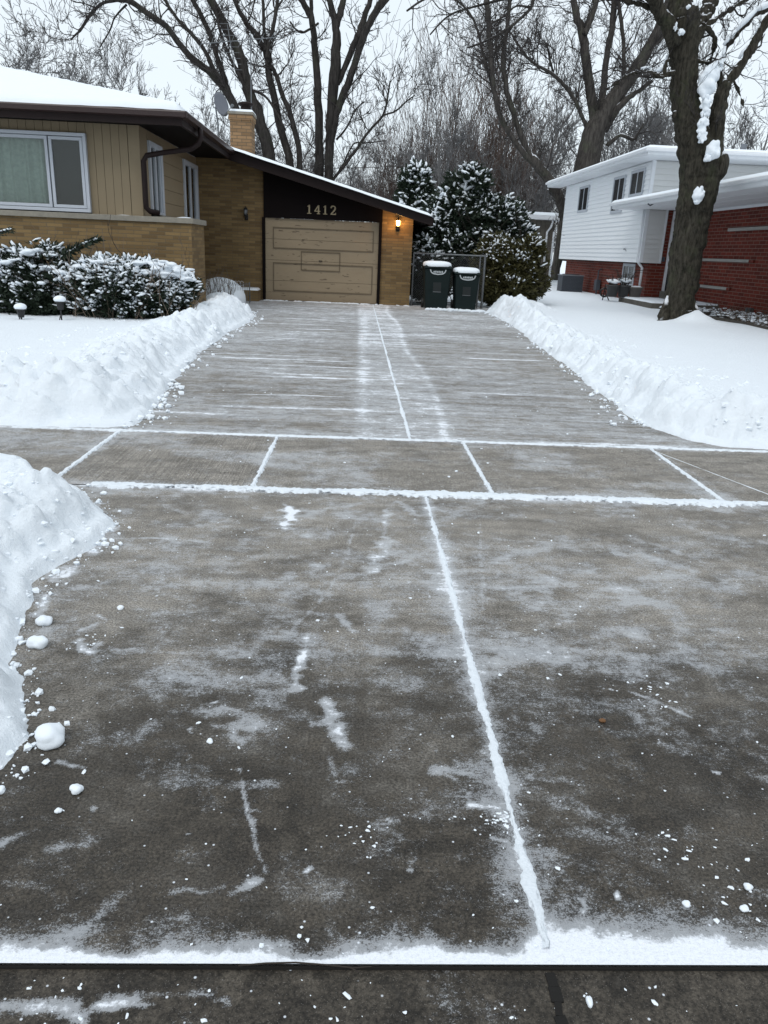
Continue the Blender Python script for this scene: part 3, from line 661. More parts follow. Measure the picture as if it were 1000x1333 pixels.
grid_mesh('roof_snow', np.unique(np.concatenate([axis((-13.9, -5, .25), (-5, EX, .05)), axis((EX, GX, .06))])), np.unique(np.concatenate([axis((EY, 17, .05), (17, GY, .2)), axis((GY, 21.6, .05), (21.6, 30.8, .4))])),
          snowz, M['snow_smooth'], roof, keep=lambda X, Y, Z: inroof(X, Y, Z))
mb = MB()
mb.box(-14, EX+.02, EY-.02, EY+.03, 3.36, 3.595); mb.box(EX-.03, EX+.022, EY+.03, GY-.02, 3.36, 3.595)
zt0, zt1 = rz1(EX)-.004, rz1(GX)-.004
mb.prism([(EX, GY-.03, zt0), (GX, GY-.03, zt1), (GX, GY-.03, zt1-.20), (EX, GY-.03, zt0-.25)], (0, .06, 0))
mb.prism([(GX-.02, GY+.03, zt1), (GX+.03, GY+.03, zt1), (GX+.03, GY+.03, zt1-.18), (GX-.02, GY+.03, zt1-.18)], (0, 9.5, 0))
mb.prism([(EX, GY+.04, zt0-.10), (GX-.03, GY+.04, zt1-.10), (GX-.03, GY+.04, zt1-.13), (EX, GY+.04, zt0-.13)], (0, 9.4, 0))
mb.build('fascia', M['brown_trim'], H)
MB().box(-14, EX-.04, EY+.04, 16.09, 3.42, 3.44).box(-4.165, EX-.04, 16.09, 21.45, 3.425, 3.445).build('soffit', M['dark_panel'], H)
g = MB()
prof = [(0, 0), (.10, .015), (.115, .09), (.10, .115), (0, .115)]
g.prism([(-14, EY-.022-a, 3.475+b) for a, b in prof], (14+EX+.1, 0, 0)); g.prism([(EX+.024+a, EY-.1, 3.475+b) for a, b in prof], (0, GY-EY+.06, 0))
g.build('gutter', M['gutter'], H)
ds = MB()
ds.tube([(-3.14, 16.7, 3.49), (-3.10, 16.5, 3.42), (-3.08, 16.42, 3.30), (-3.12, 16.36, 3.18), (-3.25, 16.3, 3.08), (-3.7, 16.1, 2.98), (-4.02, 15.98, 2.90), (-4.08, 15.97, 2.80), (-4.08, 15.97, 2.1), (-4.08, 15.99, 1.98), (-4.02, 16.03, 1.92), (-3.86, 16.1, 1.90)],
        [.045, .05, .05, .05, .048, .048, .05, .052, .052, .052, .052, .05], 10)
ds.build('downspout', M['brown_trim'], H, True)
# walls
mb = MB()
mb.box(-14, -3.24, 16.0, 17.3, -.1, 1.73)
o = mb.build('base_wall', [M['tan_brick_x'], M['tan_brick_y']], H)
for p_ in o.data.polygons: p_.material_index = 1 if abs(p_.normal.x) > .5 else 0
mb = MB(); mb.prism([(-4.19, 21.5, -.1), (-2.47, 21.5, -.1), (-2.47, 21.5, rz1(-2.47)-.12), (-3.27, 21.5, rz1(-3.27)-.12), (-3.3, 21.5, 3.43), (-4.19, 21.5, 3.43)], (0, .3, 0))
mb.prism([(.62, 21.5, -.1), (1.43, 21.5, -.1), (1.43, 21.5, rz1(1.43)-.135), (.62, 21.5, rz1(.62)-.135)], (0, 7.5, 0))
o = mb.build('garage_wall', [M['tan_brick_x'], M['tan_brick_y']], H)
for p_ in o.data.polygons: p_.material_index = 1 if abs(p_.normal.x) > .5 else 0
MB().box(-4.5, -4.17, 17.3, 21.5, -.1, 1.85).build('entry_wall', M['tan_brick_y'], H)
MB().box(-14, -3.19, 15.95, 17.34, 1.73, 1.83).box(-4.3, -4.10, 17.34, 21.49, 1.852, 1.90).build('stone_ledge', M['limestone'], H, bevel=.008)
V = MB(); 
grid_mesh('ledge_snow', axis((-9.9, -3.25, .03)), np.linspace(15.96, 16.098, 9), lambda X, Y: 1.825+.028*np.sin(np.clip((Y-15.96)/.138, 0, 1)*PI/2)*sstep(.38, .6, fbm(X*1.5, Y*0, 4, 3))*(X > -5.2)-.006*(X <= -5.2), M['snow_smooth'], H)
core = MB(); core.box(-13.8, -4.42, 16.45, 29, .02, 3.41); core.box(-4.6, .6, 21.85, 29, .02, 2.0); core.build('interior', M['room'], H)
# vertical board siding, front
mb = MB(); x = -4.39
WX1, WX0, WZ0, WZ1 = -5.15, -9.6, 1.85, 3.235
while x > -10.2:
    a, b = x-.155, x-.007
    if b <= WX1 and a > WX0: mb.box(a, b, 16.1, 16.14, WZ1, 3.425)
    elif a < WX1 < b: mb.box(WX1, b, 16.1, 16.14, 1.832, 3.425); mb.box(a, WX1-.001, 16.1, 16.14, WZ1, 3.425)
    else: mb.box(a, b, 16.1, 16.14, 1.832, 3.425)
    x -= .155
mb.box(-4.385, -4.171, 16.098, 16.14, 1.832, 3.425)
mb.box(-14, -10.25, 16.1, 16.14, 1.832, 3.425)
# horizontal boards, side
def side(y0, y1, z0, z1, row=.27):
    z = z0
    while z < z1-.01:
        zz = min(z+row, z1); mb.add([(-4.16, y0, z), (-4.16, y1, z), (-4.172, y1, zz-.004), (-4.172, y0, zz-.004), (-4.23, y0, z), (-4.23, y1, z), (-4.23, y1, zz-.004), (-4.23, y0, zz-.004)],
            [(0, 1, 2, 3), (4, 7, 6, 5), (0, 4, 5, 1), (3, 2, 6, 7), (0, 3, 7, 4), (1, 5, 6, 2)]); z += row
side(16.145, 16.66, 1.832, 3.425, 1.6); side(17.72, 19.84, 1.902, 3.425); side(16.66, 17.72, 3.245, 3.425); side(19.84, 21.49, 3.235, 3.425)
mb.build('siding_wall', M['siding'], H)
MB().box(-13.9, -5.1, 16.145, 16.16, 3.24, 3.42).box(-5.1, -4.2, 16.145, 16.16, 1.84, 3.42).box(-4.26, -4.24, 17.75, 19.8, 1.9, 3.42).build('siding_backing', M['brown_trim'], H)
# front picture window
def win_front(x0, x1, z0, z1, y, splits, parent, curt=True):
    wdw = MB(); t = .06
    wdw.box(x0, x1, y-.05, y+.05, z1-t, z1).box(x0, x1, y-.05, y+.05, z0, z0+t).box(x0, x0+t, y-.05, y+.05, z0+t, z1-t).box(x1-t, x1, y-.05, y+.05, z0+t, z1-t)
    o = wdw.build('window', M['window_white'], parent, bevel=.006)
    cuts = [x0+t]+splits+[x1-t]
    for a, b in zip(cuts[:-1], cuts[1:]):
        s = .055; a += .012; b -= .012; fr = MB()
        fr.box(a, b, y-.03, y+.02, z1-t-s-.012, z1-t-.012).box(a, b, y-.03, y+.02, z0+t+.01, z0+t+s+.01).box(a, a+s, y-.03, y+.02, z0+t+s+.01, z1-t-s-.012).box(b-s, b, y-.03, y+.02, z0+t+s+.01, z1-t-s-.012)
        fr.build('frame', M['window_white'], o, bevel=.004)
    for a, b in zip(cuts[:-1], cuts[1:]):
        MB().box(a+.05, b-.05, y-.004, y+.004, z0+t+.05, z1-t-.05).build('pane', M['glass'], o)
    return o
w1 = win_front(-9.6, WX1, WZ0, WZ1, 16.07, [-7.72, -5.86], H)
xs_ = np.arange(-9.6, -5.9, .02); zc = np.linspace(1.87, 3.22, 3); Xc, Zc = np.meshgrid(xs_, zc)
Yc = 16.21+.035*np.sin(Xc*21+2*np.sin(Xc*3.1))+.012*np.sin(Xc*47)
i, j = np.meshgrid(np.arange(len(xs_)-1), np.arange(2)); q = (j*len(xs_)+i).ravel()
np_mesh('curtain', np.stack([Xc, Yc, Zc], -1).reshape(-1, 3), np.stack([q, q+1, q+len(xs_)+1, q+len(xs_)], -1), M['curtain'], w1, True)
def win_side(y0, y1, z0, z1, x):
    wdw = MB(); t = .10
    wdw.box(x-.06, x+.05, y0, y1, z1-t, z1).box(x-.06, x+.05, y0, y1, z0, z0+.05).box(x-.06, x+.05, y0, y0+t, z0+.05, z1-t).box(x-.06, x+.05, y1-t-.06, y1, z0+.05, z1-t)
    o = wdw.build('window', M['window_white'], H, bevel=.006); ym = (y0+y1)/2
    for fa, fb in ((ym-.05, ym+.05), (y0+t, y0+t+.05), (y1-t-.11, y1-t-.06)): MB().box(x-.03, x+.025, fa, fb, z0+.05, z1-t).build('frame', M['window_white'], o)
    MB().box(x-.012, x-.004, y0+t, y1-t, z0+.05, z1-t).build('pane', M['glass'], o)
    MB().box(x-.24, x-.23, y0, y1, z0, z1).build('curtain', M['room'], o)
win_side(16.66, 17.72, 1.9, 3.24, -4.17); win_side(19.84, 21.47, 1.9, 3.23, -4.17)
# garage front
MB().prism([(-2.47, 21.44, 2.085), (.62, 21.44, 2.085), (.62, 21.44, rz1(.62)-.135), (-2.47, 21.44, rz1(-2.47)-.135)], (0, .1, 0)).box(-2.51, -2.44, 21.42, 21.6, -.02, 2.084).box(.545, .618, 21.42, 21.6, -.02, 2.084).build('gable_panel', M['dark_panel'], H)
DX0, DX1 = -2.435, .54
mb = MB()
for z0_, z1_ in ((.012, .515), (.521, 1.035), (1.041, 1.56), (1.566, 2.075)): mb.box(DX0, DX1, 21.50, 21.54, z0_, z1_)
gd = mb.build('garage_door', M['door'], H, bevel=.004)
tr = MB()
def rect(x0, x1, z0, z1, s=.024, d=.02):
    tr.box(x0, x1, 21.5-d, 21.499, z1-s, z1).box(x0, x1, 21.5-d, 21.499, z0, z0+s).box(x0, x0+s, 21.5-d, 21.499, z0+s, z1-s).box(x1-s, x1, 21.5-d, 21.499, z0+s, z1-s)
rect(DX0+.20, DX1-.13, .25, .98); rect(DX0+.20, DX1-.13, 1.33, 1.86); rect(-1.50, -.46, .80, 1.29)
tr.build('moulding', M['door_trim'], gd)
MB().tube([(-1.02, 21.485, 1.06), (-1.02, 21.465, 1.06), (-.96, 21.465, 1.06), (-.94, 21.485, 1.06)], .012, 6).build('handle', M['black_metal'], gd)
MB().box(DX0, DX1, 21.51, 21.53, -.005, .010).build('seal', M['black_metal'], gd)
# 1412 in brass serif figures
def digit(ch, x, z, h=.215, w=.15):
    m = MB(); y = 21.425; t = .032
    B = lambda a, b, wd=t: m.bar((x+a[0]*w, y, z+a[1]*h), (x+b[0]*w, y, z+b[1]*h), wd, .016, (0, 1, 0)) 
    if ch == '1':
        m.box(x+.36*w, x+.60*w, y-.008, y+.008, z+.08*h, z+h); m.box(x+.12*w, x+.84*w, y-.009, y+.007, z, z+.08*h); B((.20, .80), (.44, .95), .022)
    elif ch == '4':
        m.box(x+.58*w, x+.82*w, y-.008, y+.008, z+.08*h, z+h); m.box(x+.42*w, x+.98*w, y-.009, y+.007, z, z+.08*h); m.box(x-.02*w, x+w, y-.010, y+.006, z+.27*h, z+.37*h); B((.06, .33), (.66, .97), .024)
    else:
        pts = [(.10, .74), (.14, .88), (.30, .97), (.55, .98), (.76, .90), (.82, .74), (.74, .56), (.50, .36), (.24, .18), (.10, .08)]
        wd = [.034, .034, .026, .024, .032, .040, .038, .030, .024, .022]
        for k_ in range(len(pts)-1): B(pts[k_], pts[k_+1], wd[k_])
        m.box(x+.02*w, x+.95*w, y-.009, y+.007, z, z+.12*h); m.box(x+.85*w, x+.95*w, y-.007, y+.008, z+.12*h, z+.24*h)
    return m
num = None
for i_, ch in enumerate('1412'):
    m = digit(ch, -1.36+i_*.207, 2.215); m.build('house_number', M['brass'], H)
# wall lamps, the right one lit
def wall_lamp(x, z, lit):
    y = 21.5
    m = MB(); m.lathe([(.045, -.01), (.05, 0), (.045, .01)], (x, y-.02, z-.08), 10); m.box(x-.045, x+.045, y-.03, y-.002, z-.17, z-.02)
    m.tube([(x, y-.03, z-.12), (x, y-.10, z-.16), (x, y-.13, z-.10), (x, y-.13, z-.07)], .013, 6); m.lathe([(.03, -.075), (.05, -.06), (.055, -.045)], (x, y-.13, z), 10)
    m.lathe([(.062, .085), (.055, .10), (.03, .13), (.012, .14), (.01, .165)], (x, y-.13, z), 10)
    for a in range(4): t = PI/4+a*PI/2; m.tube([(x+.045*math.cos(t), y-.13+.045*math.sin(t), z-.05), (x+.058*math.cos(t), y-.13+.058*math.sin(t), z+.09)], .005, 4)
    l = m.build('wall_lamp', M['black_metal'], H, True)
    gl = MB(); gl.lathe([(.036, -.042), (.045, 0), (.050, .083)], (x, y-.13, z), 10)
    mat = simple('lamp_glass_lit', (.9, .6, .3), .4, emit=((1, .55, .18), 22)) if lit else simple('lamp_glass', (.18, .19, .20), .2)
    gl.build('lamp_glass', mat, l, True)
wall_lamp(1.03, 2.06, True); wall_lamp(-2.92, 2.16, False)
pl = bpy.data.lights.new('lamp_light', 'POINT'); pl.energy = 11; pl.color = (1, .50, .15); pl.shadow_soft_size = .06
po = bpy.data.objects.new('lamp_light', pl); C.objects.link(po); po.location = (1.03, 21.27, 2.07)
# chimney
cx0, cx1, cy0, cy1 = -3.42, -2.86, 22.3, 22.95
ch = MB().box(cx0, cx1, cy0, cy1, 3.2, 4.45).box(cx0-.03, cx1+.03, cy0-.03, cy1+.03, 4.45, 4.58).build('chimney', M['chimney_brick_x'], H)
MB().box(cx0-.05, cx1+.05, cy0-.05, cy1+.05, 4.582, 4.64).build('chimney_cap', M['limestone'], ch)
MB().lathe([(.15, 0), (.16, .04), (.135, .06), (.14, .14), (.12, .16), (.17, .19), (.21, .21), (.20, .25), (.10, .28)], (-3.05, 22.62, 4.64), 14).build('flue_pot', M['brown_trim'], ch, True)
grid_mesh('chimney_snow', np.linspace(cx0-.05, cx1+.05, 24), np.linspace(cy0-.05, cy1+.05, 20), lambda X, Y: 4.642+.055*np.clip(np.minimum(np.minimum(X-cx0+.05, cx1+.05-X), np.minimum(Y-cy0+.05, cy1+.05-Y))/.03, 0, 1)*(np.hypot(X+3.05, Y-22.62) > .17), M['snow_smooth'], ch)
# satellite dish
dc = Vector((-3.68, 22.4, 4.79)); dm = bmesh.new(); vs = []; fs = []
nrm = Vector((.80, -.52, .25)).normalized(); a_ = nrm.orthogonal().normalized(); a_ = (Vector((0, 0, 1))-nrm*nrm.z).normalized(); b_ = nrm.cross(a_)
m = MB(); rings = 5; n = 20; base = []
for sgn in (0, 1):
    for r_ in range(rings+1):
        for t_ in range(n):
            rr_ = r_/rings; p = dc+(a_*math.cos(2*PI*t_/n)*.30+b_*math.sin(2*PI*t_/n)*.26)*rr_+nrm*(.06*rr_*rr_-sgn*.012); base.append(p)
fs = []
for sgn in (0, 1):
    o_ = sgn*(rings+1)*n
    for r_ in range(rings):
        for t_ in range(n): fs.append((o_+r_*n+t_, o_+r_*n+(t_+1) % n, o_+(r_+1)*n+(t_+1) % n, o_+(r_+1)*n+t_))
for t_ in range(n): fs.append((rings*n+t_, rings*n+(t_+1) % n, (2*rings+1)*n+(t_+1) % n, (2*rings+1)*n+t_))
m.add(base, fs); dsh = m.build('satellite_dish', M['dish'], H, True)
MB().tube([dc-nrm*.02, dc-nrm*.16, (dc.x-.08, dc.y+.10, 4.35), (dc.x-.08, dc.y+.10, 3.7)], .022, 8).build('mast', M['galv'], dsh)
MB().tube([dc-a_*.28+nrm*.05, dc-a_*.16+nrm*.36], .010, 6).bar(dc-a_*.16+nrm*.34, dc-a_*.13+nrm*.42, .06, .05).build('feed_arm', M['galv'], dsh)
# television antenna over the ridge
Ya = 24.0; base_ = at(328, 178, Ya); top_ = at(326, 45, Ya)
an = MB().tube([(base_.x, Ya, 4.0), (top_.x, Ya, top_.z)], .016, 6).build('antenna', M['galv'], H)
bm_ = MB(); p0, p1 = at(262, 57, Ya-.4), at(366, 48, Ya+.3); bm_.tube([p0, p1], .011, 5)
for i_ in range(9):
    t_ = i_/8; p = p0.lerp(p1, t_); L_ = .75-.5*t_; d_ = Vector((.30, -.9, .12)).normalized(); bm_.tube([p-d_*L_, p+d_*L_], .005, 4)
q0, q1 = at(296, 32, Ya), at(306, 92, Ya)
for i_ in range(9):
    p = q0.lerp(q1, i_/8); bm_.tube([p-Vector((.20, 0, -.02)), p+Vector((.20, 0, .03))], .006, 4)
bm_.tube([q0, q1], .010, 5)
bm_.build('element', M['galv'], an)

# planter by the door, with a wire border and snow
pb = MB().box(-4.15, -2.56, 20.86, 21.48, -.05, .27).build('brick_planter', M['tan_brick_x'])
tag(pb, 'low brick planter against the recessed wall, left of the garage door', 'planter')
tag(grid_mesh('planter_snow', np.linspace(-4.14, -2.57, 60), np.linspace(20.87, 21.47, 30), lambda X, Y: .268+.05*np.clip(np.minimum(np.minimum(X+4.14, -2.57-X), np.minimum(Y-20.87, 21.47-Y))/.04, 0, 1)+.015*(fbm(X*5, Y*5, 3, 1)-.5), M['snow_smooth'], pb))
def wire_border(pts, h, label, mat, step=.075):
    m = MB()
    for (a, b) in zip(pts[:-1], pts[1:]):
        a = Vector(a); b = Vector(b); n_ = max(1, int((b-a).length/step))
        for i_ in range(n_+1):
            p = a.lerp(b, i_/n_); hh = h*(1+.08*math.sin(i_*5.1)); m.tube([p, p+Vector((0, 0, hh))], .0045, 4)
            if i_ < n_:
                q_ = a.lerp(b, (i_+1)/n_); mid = (p+q_)/2+Vector((0, 0, h*1.18)); m.tube([p+Vector((0, 0, h)), mid, q_+Vector((0, 0, h))], .0045, 4)
        m.tube([a+Vector((0, 0, h*.5)), b+Vector((0, 0, h*.5))], .0045, 4)
    return tag(m.build('wire_border_fence', mat), label, 'garden fence')
wire_border([(-3.75, 20.95, .29), (-2.95, 20.95, .29)], .17, 'white hooped wire border standing on the brick planter', M['white_trim'])
wire_border([(-2.99, 18.7, .05), (-2.62, 19.6, .02), (-2.72, 20.5, 0)], .42, 'low wire garden fence round the snowy mound by the planter', M['galv'])
tag(one_blob('snow_mound', (-3.28, 19.5, .1), (.62, .85, .50), M['snow'], None, 12, .25), kind='structure')

# ================================================================== THE SPLIT-LEVEL NEIGHBOUR
NX = 9.3; NY = 26.35
S = empty('split_level_house', (9.3, 26.35, 0), 'split-level house with white siding above and red brick below, snow on its flat eaves', 'house')
def clap(m, ax, c, a0, a1, z0, z1, row=.15, out=-1):
    """lap siding as real saw-tooth boards; out = which way the face looks"""
    z = z0
    while z < z1-.005:
        zz = min(z+row, z1); f0 = c+out*.040; f1 = c+out*.006; bk = c-out*.05
        if ax == 'y': vs = [(f0, a0, z), (f0, a1, z), (f1, a1, zz), (f1, a0, zz), (bk, a0, z), (bk, a1, z), (bk, a1, zz), (bk, a0, zz)]
        else: vs = [(a0, f0, z), (a1, f0, z), (a1, f1, zz), (a0, f1, zz), (a0, bk, z), (a1, bk, z), (a1, bk, zz), (a0, bk, zz)]
        m.add(vs, [(0, 1, 2, 3), (0, 4, 5, 1), (0, 3, 7, 4), (1, 5, 6, 2), (4, 7, 6, 5)]); z += row
m = MB(); clap(m, 'y', NX, NY+.10, 37.0, 1.36, 4.45); m.build('siding_wall', M['white_siding'], S)
m = MB(); clap(m, 'x', NY, NX+.07, 9.92, 1.36, 3.0); clap(m, 'x', NY, NX+.07, 22, 3.2, 4.45, .17); m.build('front_siding', M['beige_siding'], S)
for b_ in ((NX-.035, NX+.07, NY-.035, NY+.10, 1.36, 4.45), (9.92, 9.99, NY-.04, NY+.04, 1.36, 3.0), (NX-.03, NX+.05, 36.95, 37.05, 1.36, 4.45)): MB().box(*b_).build('corner_trim', M['white_trim'], S)
MB().box(NX+.06, 22, NY+.06, 37, 1.33, 4.4).build('interior', M['room'], S)
def brickbox(name, *b):
    o = MB().box(*b).build(name, [M['red_brick_x'], M['red_brick_y']], S)
    for p_ in o.data.polygons: p_.material_index = 1 if abs(p_.normal.x) > .5 else 0
    return o
brickbox('basement_wall', 9.62, 22, NY+.06, 37, -.1, 1.328)
brickbox('entry_wall', 9.99, 10.16, NY, NY+.055, -.1, 3.1)
brickbox('lower_entry_wall', 9.64, 9.99, NY, NY+.055, -.1, 1.355)
bw_ = brickbox('brick_wing', 10.8, 22, 6, NY-.02, -.1, 3.08)
for b_ in ((20.2, 23.5, 2.33, 2.42), (21.9, 25.3, 1.49, 1.57), (22.95, 25.9, .71, .79)): MB().box(10.74, 10.799, *b_).build('stone_band', M['stone_band'], bw_, bevel=.01)
for b_ in ((21.65, 21.895, 1.492, 1.568), (22.75, 22.945, .712, .788)): MB().box(10.745, 10.799, *b_).build('band_end', M['red_brick_y'], bw_)
MB().box(10.70, 10.799, 21.2, 21.5, .15, .32).build('dryer_vent', M['ac_grey'], bw_)
# entry door
dr = MB().box(10.165, 10.24, NY-.05, NY+.05, .26, 2.98).box(10.72, 10.79, NY-.05, NY+.05, .26, 2.98).box(10.24, 10.72, NY-.05, NY+.05, 2.35, 2.98).build('entry_door', M['white_trim'], S)
MB().box(10.24, 10.72, NY-.005, NY+.03, .26, 2.35).build('storm_pane', simple('dark_glass', (.03, .035, .04), .1), dr)
MB().tube([(10.28, NY-.01, 1.32), (10.28, NY-.05, 1.32), (10.38, NY-.05, 1.32)], .015, 6).build('handle', M['grey_metal'], dr)
MB().box(10.02, 10.11, NY-.03, NY-.002, 1.42, 1.56).build('mailbox', M['ac_grey'], S)
# upper roof
UX, UY0, UY1 = 8.65, 25.15, 38.2
def urz(x, y): return 4.66+.10*np.minimum(np.minimum(x-UX, y-UY0), 4.6)
m = MB()
m.box(UX, UX+.03, UY0+.03, UY1, 4.47, 4.655); m.box(UX, 22, UY0, UY0+.03, 4.47, 4.655); m.build('roof_fascia', M['white_trim'], S)
gp = [(0, 0), (-.09, .015), (-.105, .08), (-.09, .10), (0, .10)]
m = MB(); m.prism([(UX-.002+a, UY0-.05, 4.545+b) for a, b in gp], (0, UY1-UY0, 0)); m.prism([(UX-.1, UY0-.002+a, 4.545+b) for a, b in gp], (13.4, 0, 0)); m.build('roof_gutter', M['white_trim'], S, bevel=.004)
m = MB(); m.box(UX+.03, 22, UY0+.03, NY-.03, 4.452, 4.47); m.box(UX+.03, NX-.03, NY-.03, UY1, 4.452, 4.47)
for y_ in np.arange(27.5, 38, 1.22): m.box(UX+.03, NX-.03, y_, y_+.012, 4.446, 4.4515)
m.build('soffit', M['white_trim'], S)
us = grid_mesh('upper_roof', axis((UX-.06, 9.6, .06), (9.6, 22, .8)), axis((UY0-.06, 26, .06), (26, UY1, .4)), lambda X, Y: urz(X, Y)+.07*sstep(-.06, .05, np.minimum(X-UX, Y-UY0)), M['snow_smooth'], S)
# low wing roof over the porch
LX, LY1 = 8.45, 27.35
m = MB(); m.box(LX, LX+.03, 6, LY1, 3.02, 3.20); m.box(LX+.03, NX-.04, LY1-.03, LY1, 3.02, 3.20); m.build('porch_fascia', M['white_trim'], S)
m = MB(); m.prism([(LX-.002+a, 6, 3.10+b) for a, b in gp], (0, LY1-6+.03, 0)); m.build('porch_gutter', M['white_trim'], S, bevel=.004)
m = MB(); m.box(LX+.03, 10.83, 6, NY-.045, 3.0, 3.02); m.box(LX+.03, NX-.045, NY-.045, LY1-.03, 3.0, 3.02); m.box(10.78, 10.84, 6, NY-.05, 2.93, 2.999)
for x_ in (9.1, 9.75, 10.3): m.box(x_, x_+.012, 6, NY-.05, 2.994, 2.9995)
m.build('porch_soffit', M['white_trim'], S)
grid_mesh('porch_roof', axis((LX-.06, 9.24, .06)), axis((6, LY1, .25)), lambda X, Y: 3.20+.07*(X-LX)+.085*sstep(-.06, .05, X-LX), M['snow_smooth'], S)
grid_mesh('porch_roof_rear', axis((9.24, 22, .8)), axis((6, NY-.06, .5)), lambda X, Y: 3.285+.07*(X-LX)+.0*Y, M['snow_smooth'], S)
MB().tube([(8.5, 24.0, 3.06), (8.46, 23.98, 3.0), (8.52, 23.95, 2.96), (8.62, 23.95, 3.02)], .02, 6).build('cable_loop', M['ac_grey'], S)
def nwin(y0, y1, z0, z1, x=NX, name='window'):
    m = MB(); m.box(x-.065, x-.02, y0-.09, y1+.09, z1, z1+.09).box(x-.065, x-.02, y0-.09, y1+.09, z0-.09, z0).box(x-.065, x-.02, y0-.09, y0, z0, z1).box(x-.065, x-.02, y1, y1+.09, z0, z1)
    o = m.build(name, M['window_white'], S); ym = (y0+y1)/2
    MB().box(x-.055, x-.03, ym-.035, ym+.035, z0, z1).build('frame', M['window_white'], o)
    MB().box(x-.045, x-.03, y0, y1, z0, z1).build('pane', simple('dark_pane', (.016, .018, .020), .12, var=.5), o); return o
nwin(33.35, 34.6, 3.32, 4.15); nwin(28.9, 30.0, 3.1, 4.15); nwin(27.0, 28.15, 3.55, 4.2)
nwin(27.7, 28.8, .62, 1.22, 9.66, 'basement_window')
m = MB(); m.tube([(9.24, 26.45, 3.0), (9.24, 26.45, 1.4), (9.35, 26.42, 1.28), (9.42, 26.40, 1.2), (9.42, 26.40, .27)], .042, 8); m.build('downspout', M['white_trim'], S, True)
MB().lathe([(.10, 0), (.10, .34), (.12, .36)], (at(968, 192, 29.5).x, 29.5, at(968, 192, 29.5).z-.25), 10).build('roof_vent', M['grey_metal'], S, True)
MB().tube([(NX-.04, 27.9, 1.75), (NX-.10, 27.9, 1.78), (NX-.10, 27.75, 1.8), (NX-.04, 27.75, 1.72)], .012, 5).build('hose_bib', M['grey_metal'], S)
# porch
pr = MB().box(8.75, 10.79, 23.3, 26.33, -.1, .24).build('concrete_porch', M['concrete_block'], bevel=.015)
tag(pr, 'low concrete porch slab with snow on top in front of the brick entry', 'porch')
MB().box(8.95, 10.2, 22.6, 23.29, -.1, .13).build('step', M['concrete_block'], pr, bevel=.015)
grid_mesh('porch_snow', np.linspace(8.77, 10.78, 60), np.linspace(23.32, 26.2, 60), lambda X, Y: .238+.045*np.clip(np.minimum(X-8.77, Y-23.32)/.05, 0, 1)+.02*(fbm(X*3, Y*3, 3, 1)-.5), M['snow_smooth'], pr)
grid_mesh('step_snow', np.linspace(8.97, 10.18, 40), np.linspace(22.62, 23.28, 30), lambda X, Y: .128+.05*np.clip(np.minimum(X-8.97, Y-22.62)/.06, 0, 1), M['snow_smooth'], pr)
tag(MB().box(10.0, 10.35, 25.6, 26.1, .27, .50).build('concrete_block', M['concrete_block'], bevel=.02), 'grey concrete block on the porch below the door jamb', 'block')
def pot(px, py, Y, r, h, mat, lab, plant):
    p = at(px, py, Y); e = empty('plant_pot', (p.x, Y, .26), lab, 'plant pot')
    MB().lathe([(r*.72, 0), (r*.95, h*.85), (r*1.08, h*.86), (r*1.08, h), (r*.9, h), (r*.88, h*.9)], (p.x, Y, .26), 16).build('pot', mat, e, True)
    if plant:
        m = MB(); rr = random.Random(int(px))
        for _ in range(26):
            a = rr.random()*2*PI; l = rr.uniform(.2, .5)*plant; q_ = Vector((p.x+math.cos(a)*r*.5, Y+math.sin(a)*r*.5, .26+h*.95))
            m.tube([q_, q_+Vector((math.cos(a)*l*.3, math.sin(a)*l*.3, l*.7)), q_+Vector((math.cos(a)*l*.8, math.sin(a)*l*.8, l*.75))], [.012, .008, .004], 4)
        m.build('plant', M['stem_dark'], e)
        one_blob('snow_cap', (p.x, Y, .26+h+.10*plant), (r*1.1, r*1.0, .07), M['snow_smooth'], e, 5, .55)
    else:
        one_blob('snow_cap', (p.x, Y, .26+h*.95), (r*.9, r*.9, .05), M['snow_smooth'], e, 3, .1)
pot(795.5, 392, 26.0, .21, .38, M['terra'], 'dark plant pot with snowy dead plant, left end of the porch row', 1)
pot(810, 392, 26.05, .21, .38, M['terra'], 'dark plant pot with the tallest dead plant, between two other pots', 1.5)
pot(825, 392, 26.0, .23, .34, M['pot_light'], 'pale grey plant pot without plant, under the white downspout', 0)
# coiled hose reel / wheel beside the pots
m = MB(); hp = at(786, 391, 26.9)
for r_, dy in ((.15, 0), (.12, .05), (.14, .10)):
    m.tube([(hp.x+r_*math.cos(t_*PI/8), hp.y+dy, .35+r_*math.sin(t_*PI/8)) for t_ in range(17)], .016, 5)
m.tube([(hp.x-.05, hp.y, .05), (hp.x, hp.y, .62)], .018, 5).tube([(hp.x+.2, hp.y, .05), (hp.x, hp.y, .40)], .018, 5)
tag(m.build('hose_reel', M['black_metal']), 'dark garden hose reel on the ground left of the plant pots', 'hose reel')
# air conditioner
A = empty('air_conditioner', (8.85, 33.0, 0), 'dark grey square air conditioner unit on the snow beside the basement wall', 'air conditioner')
m = MB().box(8.42, 9.28, 32.65, 33.4, .03, .72)
for z_ in np.arange(.10, .68, .05): m.box(8.40, 9.30, 32.63, 33.42, z_, z_+.014)
m.build('cabinet', M['ac_grey'], A, bevel=.01)
MB().box(8.39, 9.31, 32.62, 33.43, .722, .76).build('top', M['grey_metal'], A, bevel=.01)
MB().lathe([(.36, 0), (.36, .02), (.05, .03)], (8.85, 33.02, .762), 18).build('fan_guard', M['black_metal'], A)
m = MB(); gm_ = at(764, 372, 30.5); m.box(9.40, 9.56, 31.2, 31.5, .25, .65).tube([(9.48, 31.35, 0), (9.48, 31.35, .3)], .03, 6).tube([(9.48, 31.35, .65), (9.48, 31.35, 1.0), (9.6, 31.35, 1.05)], .025, 6)
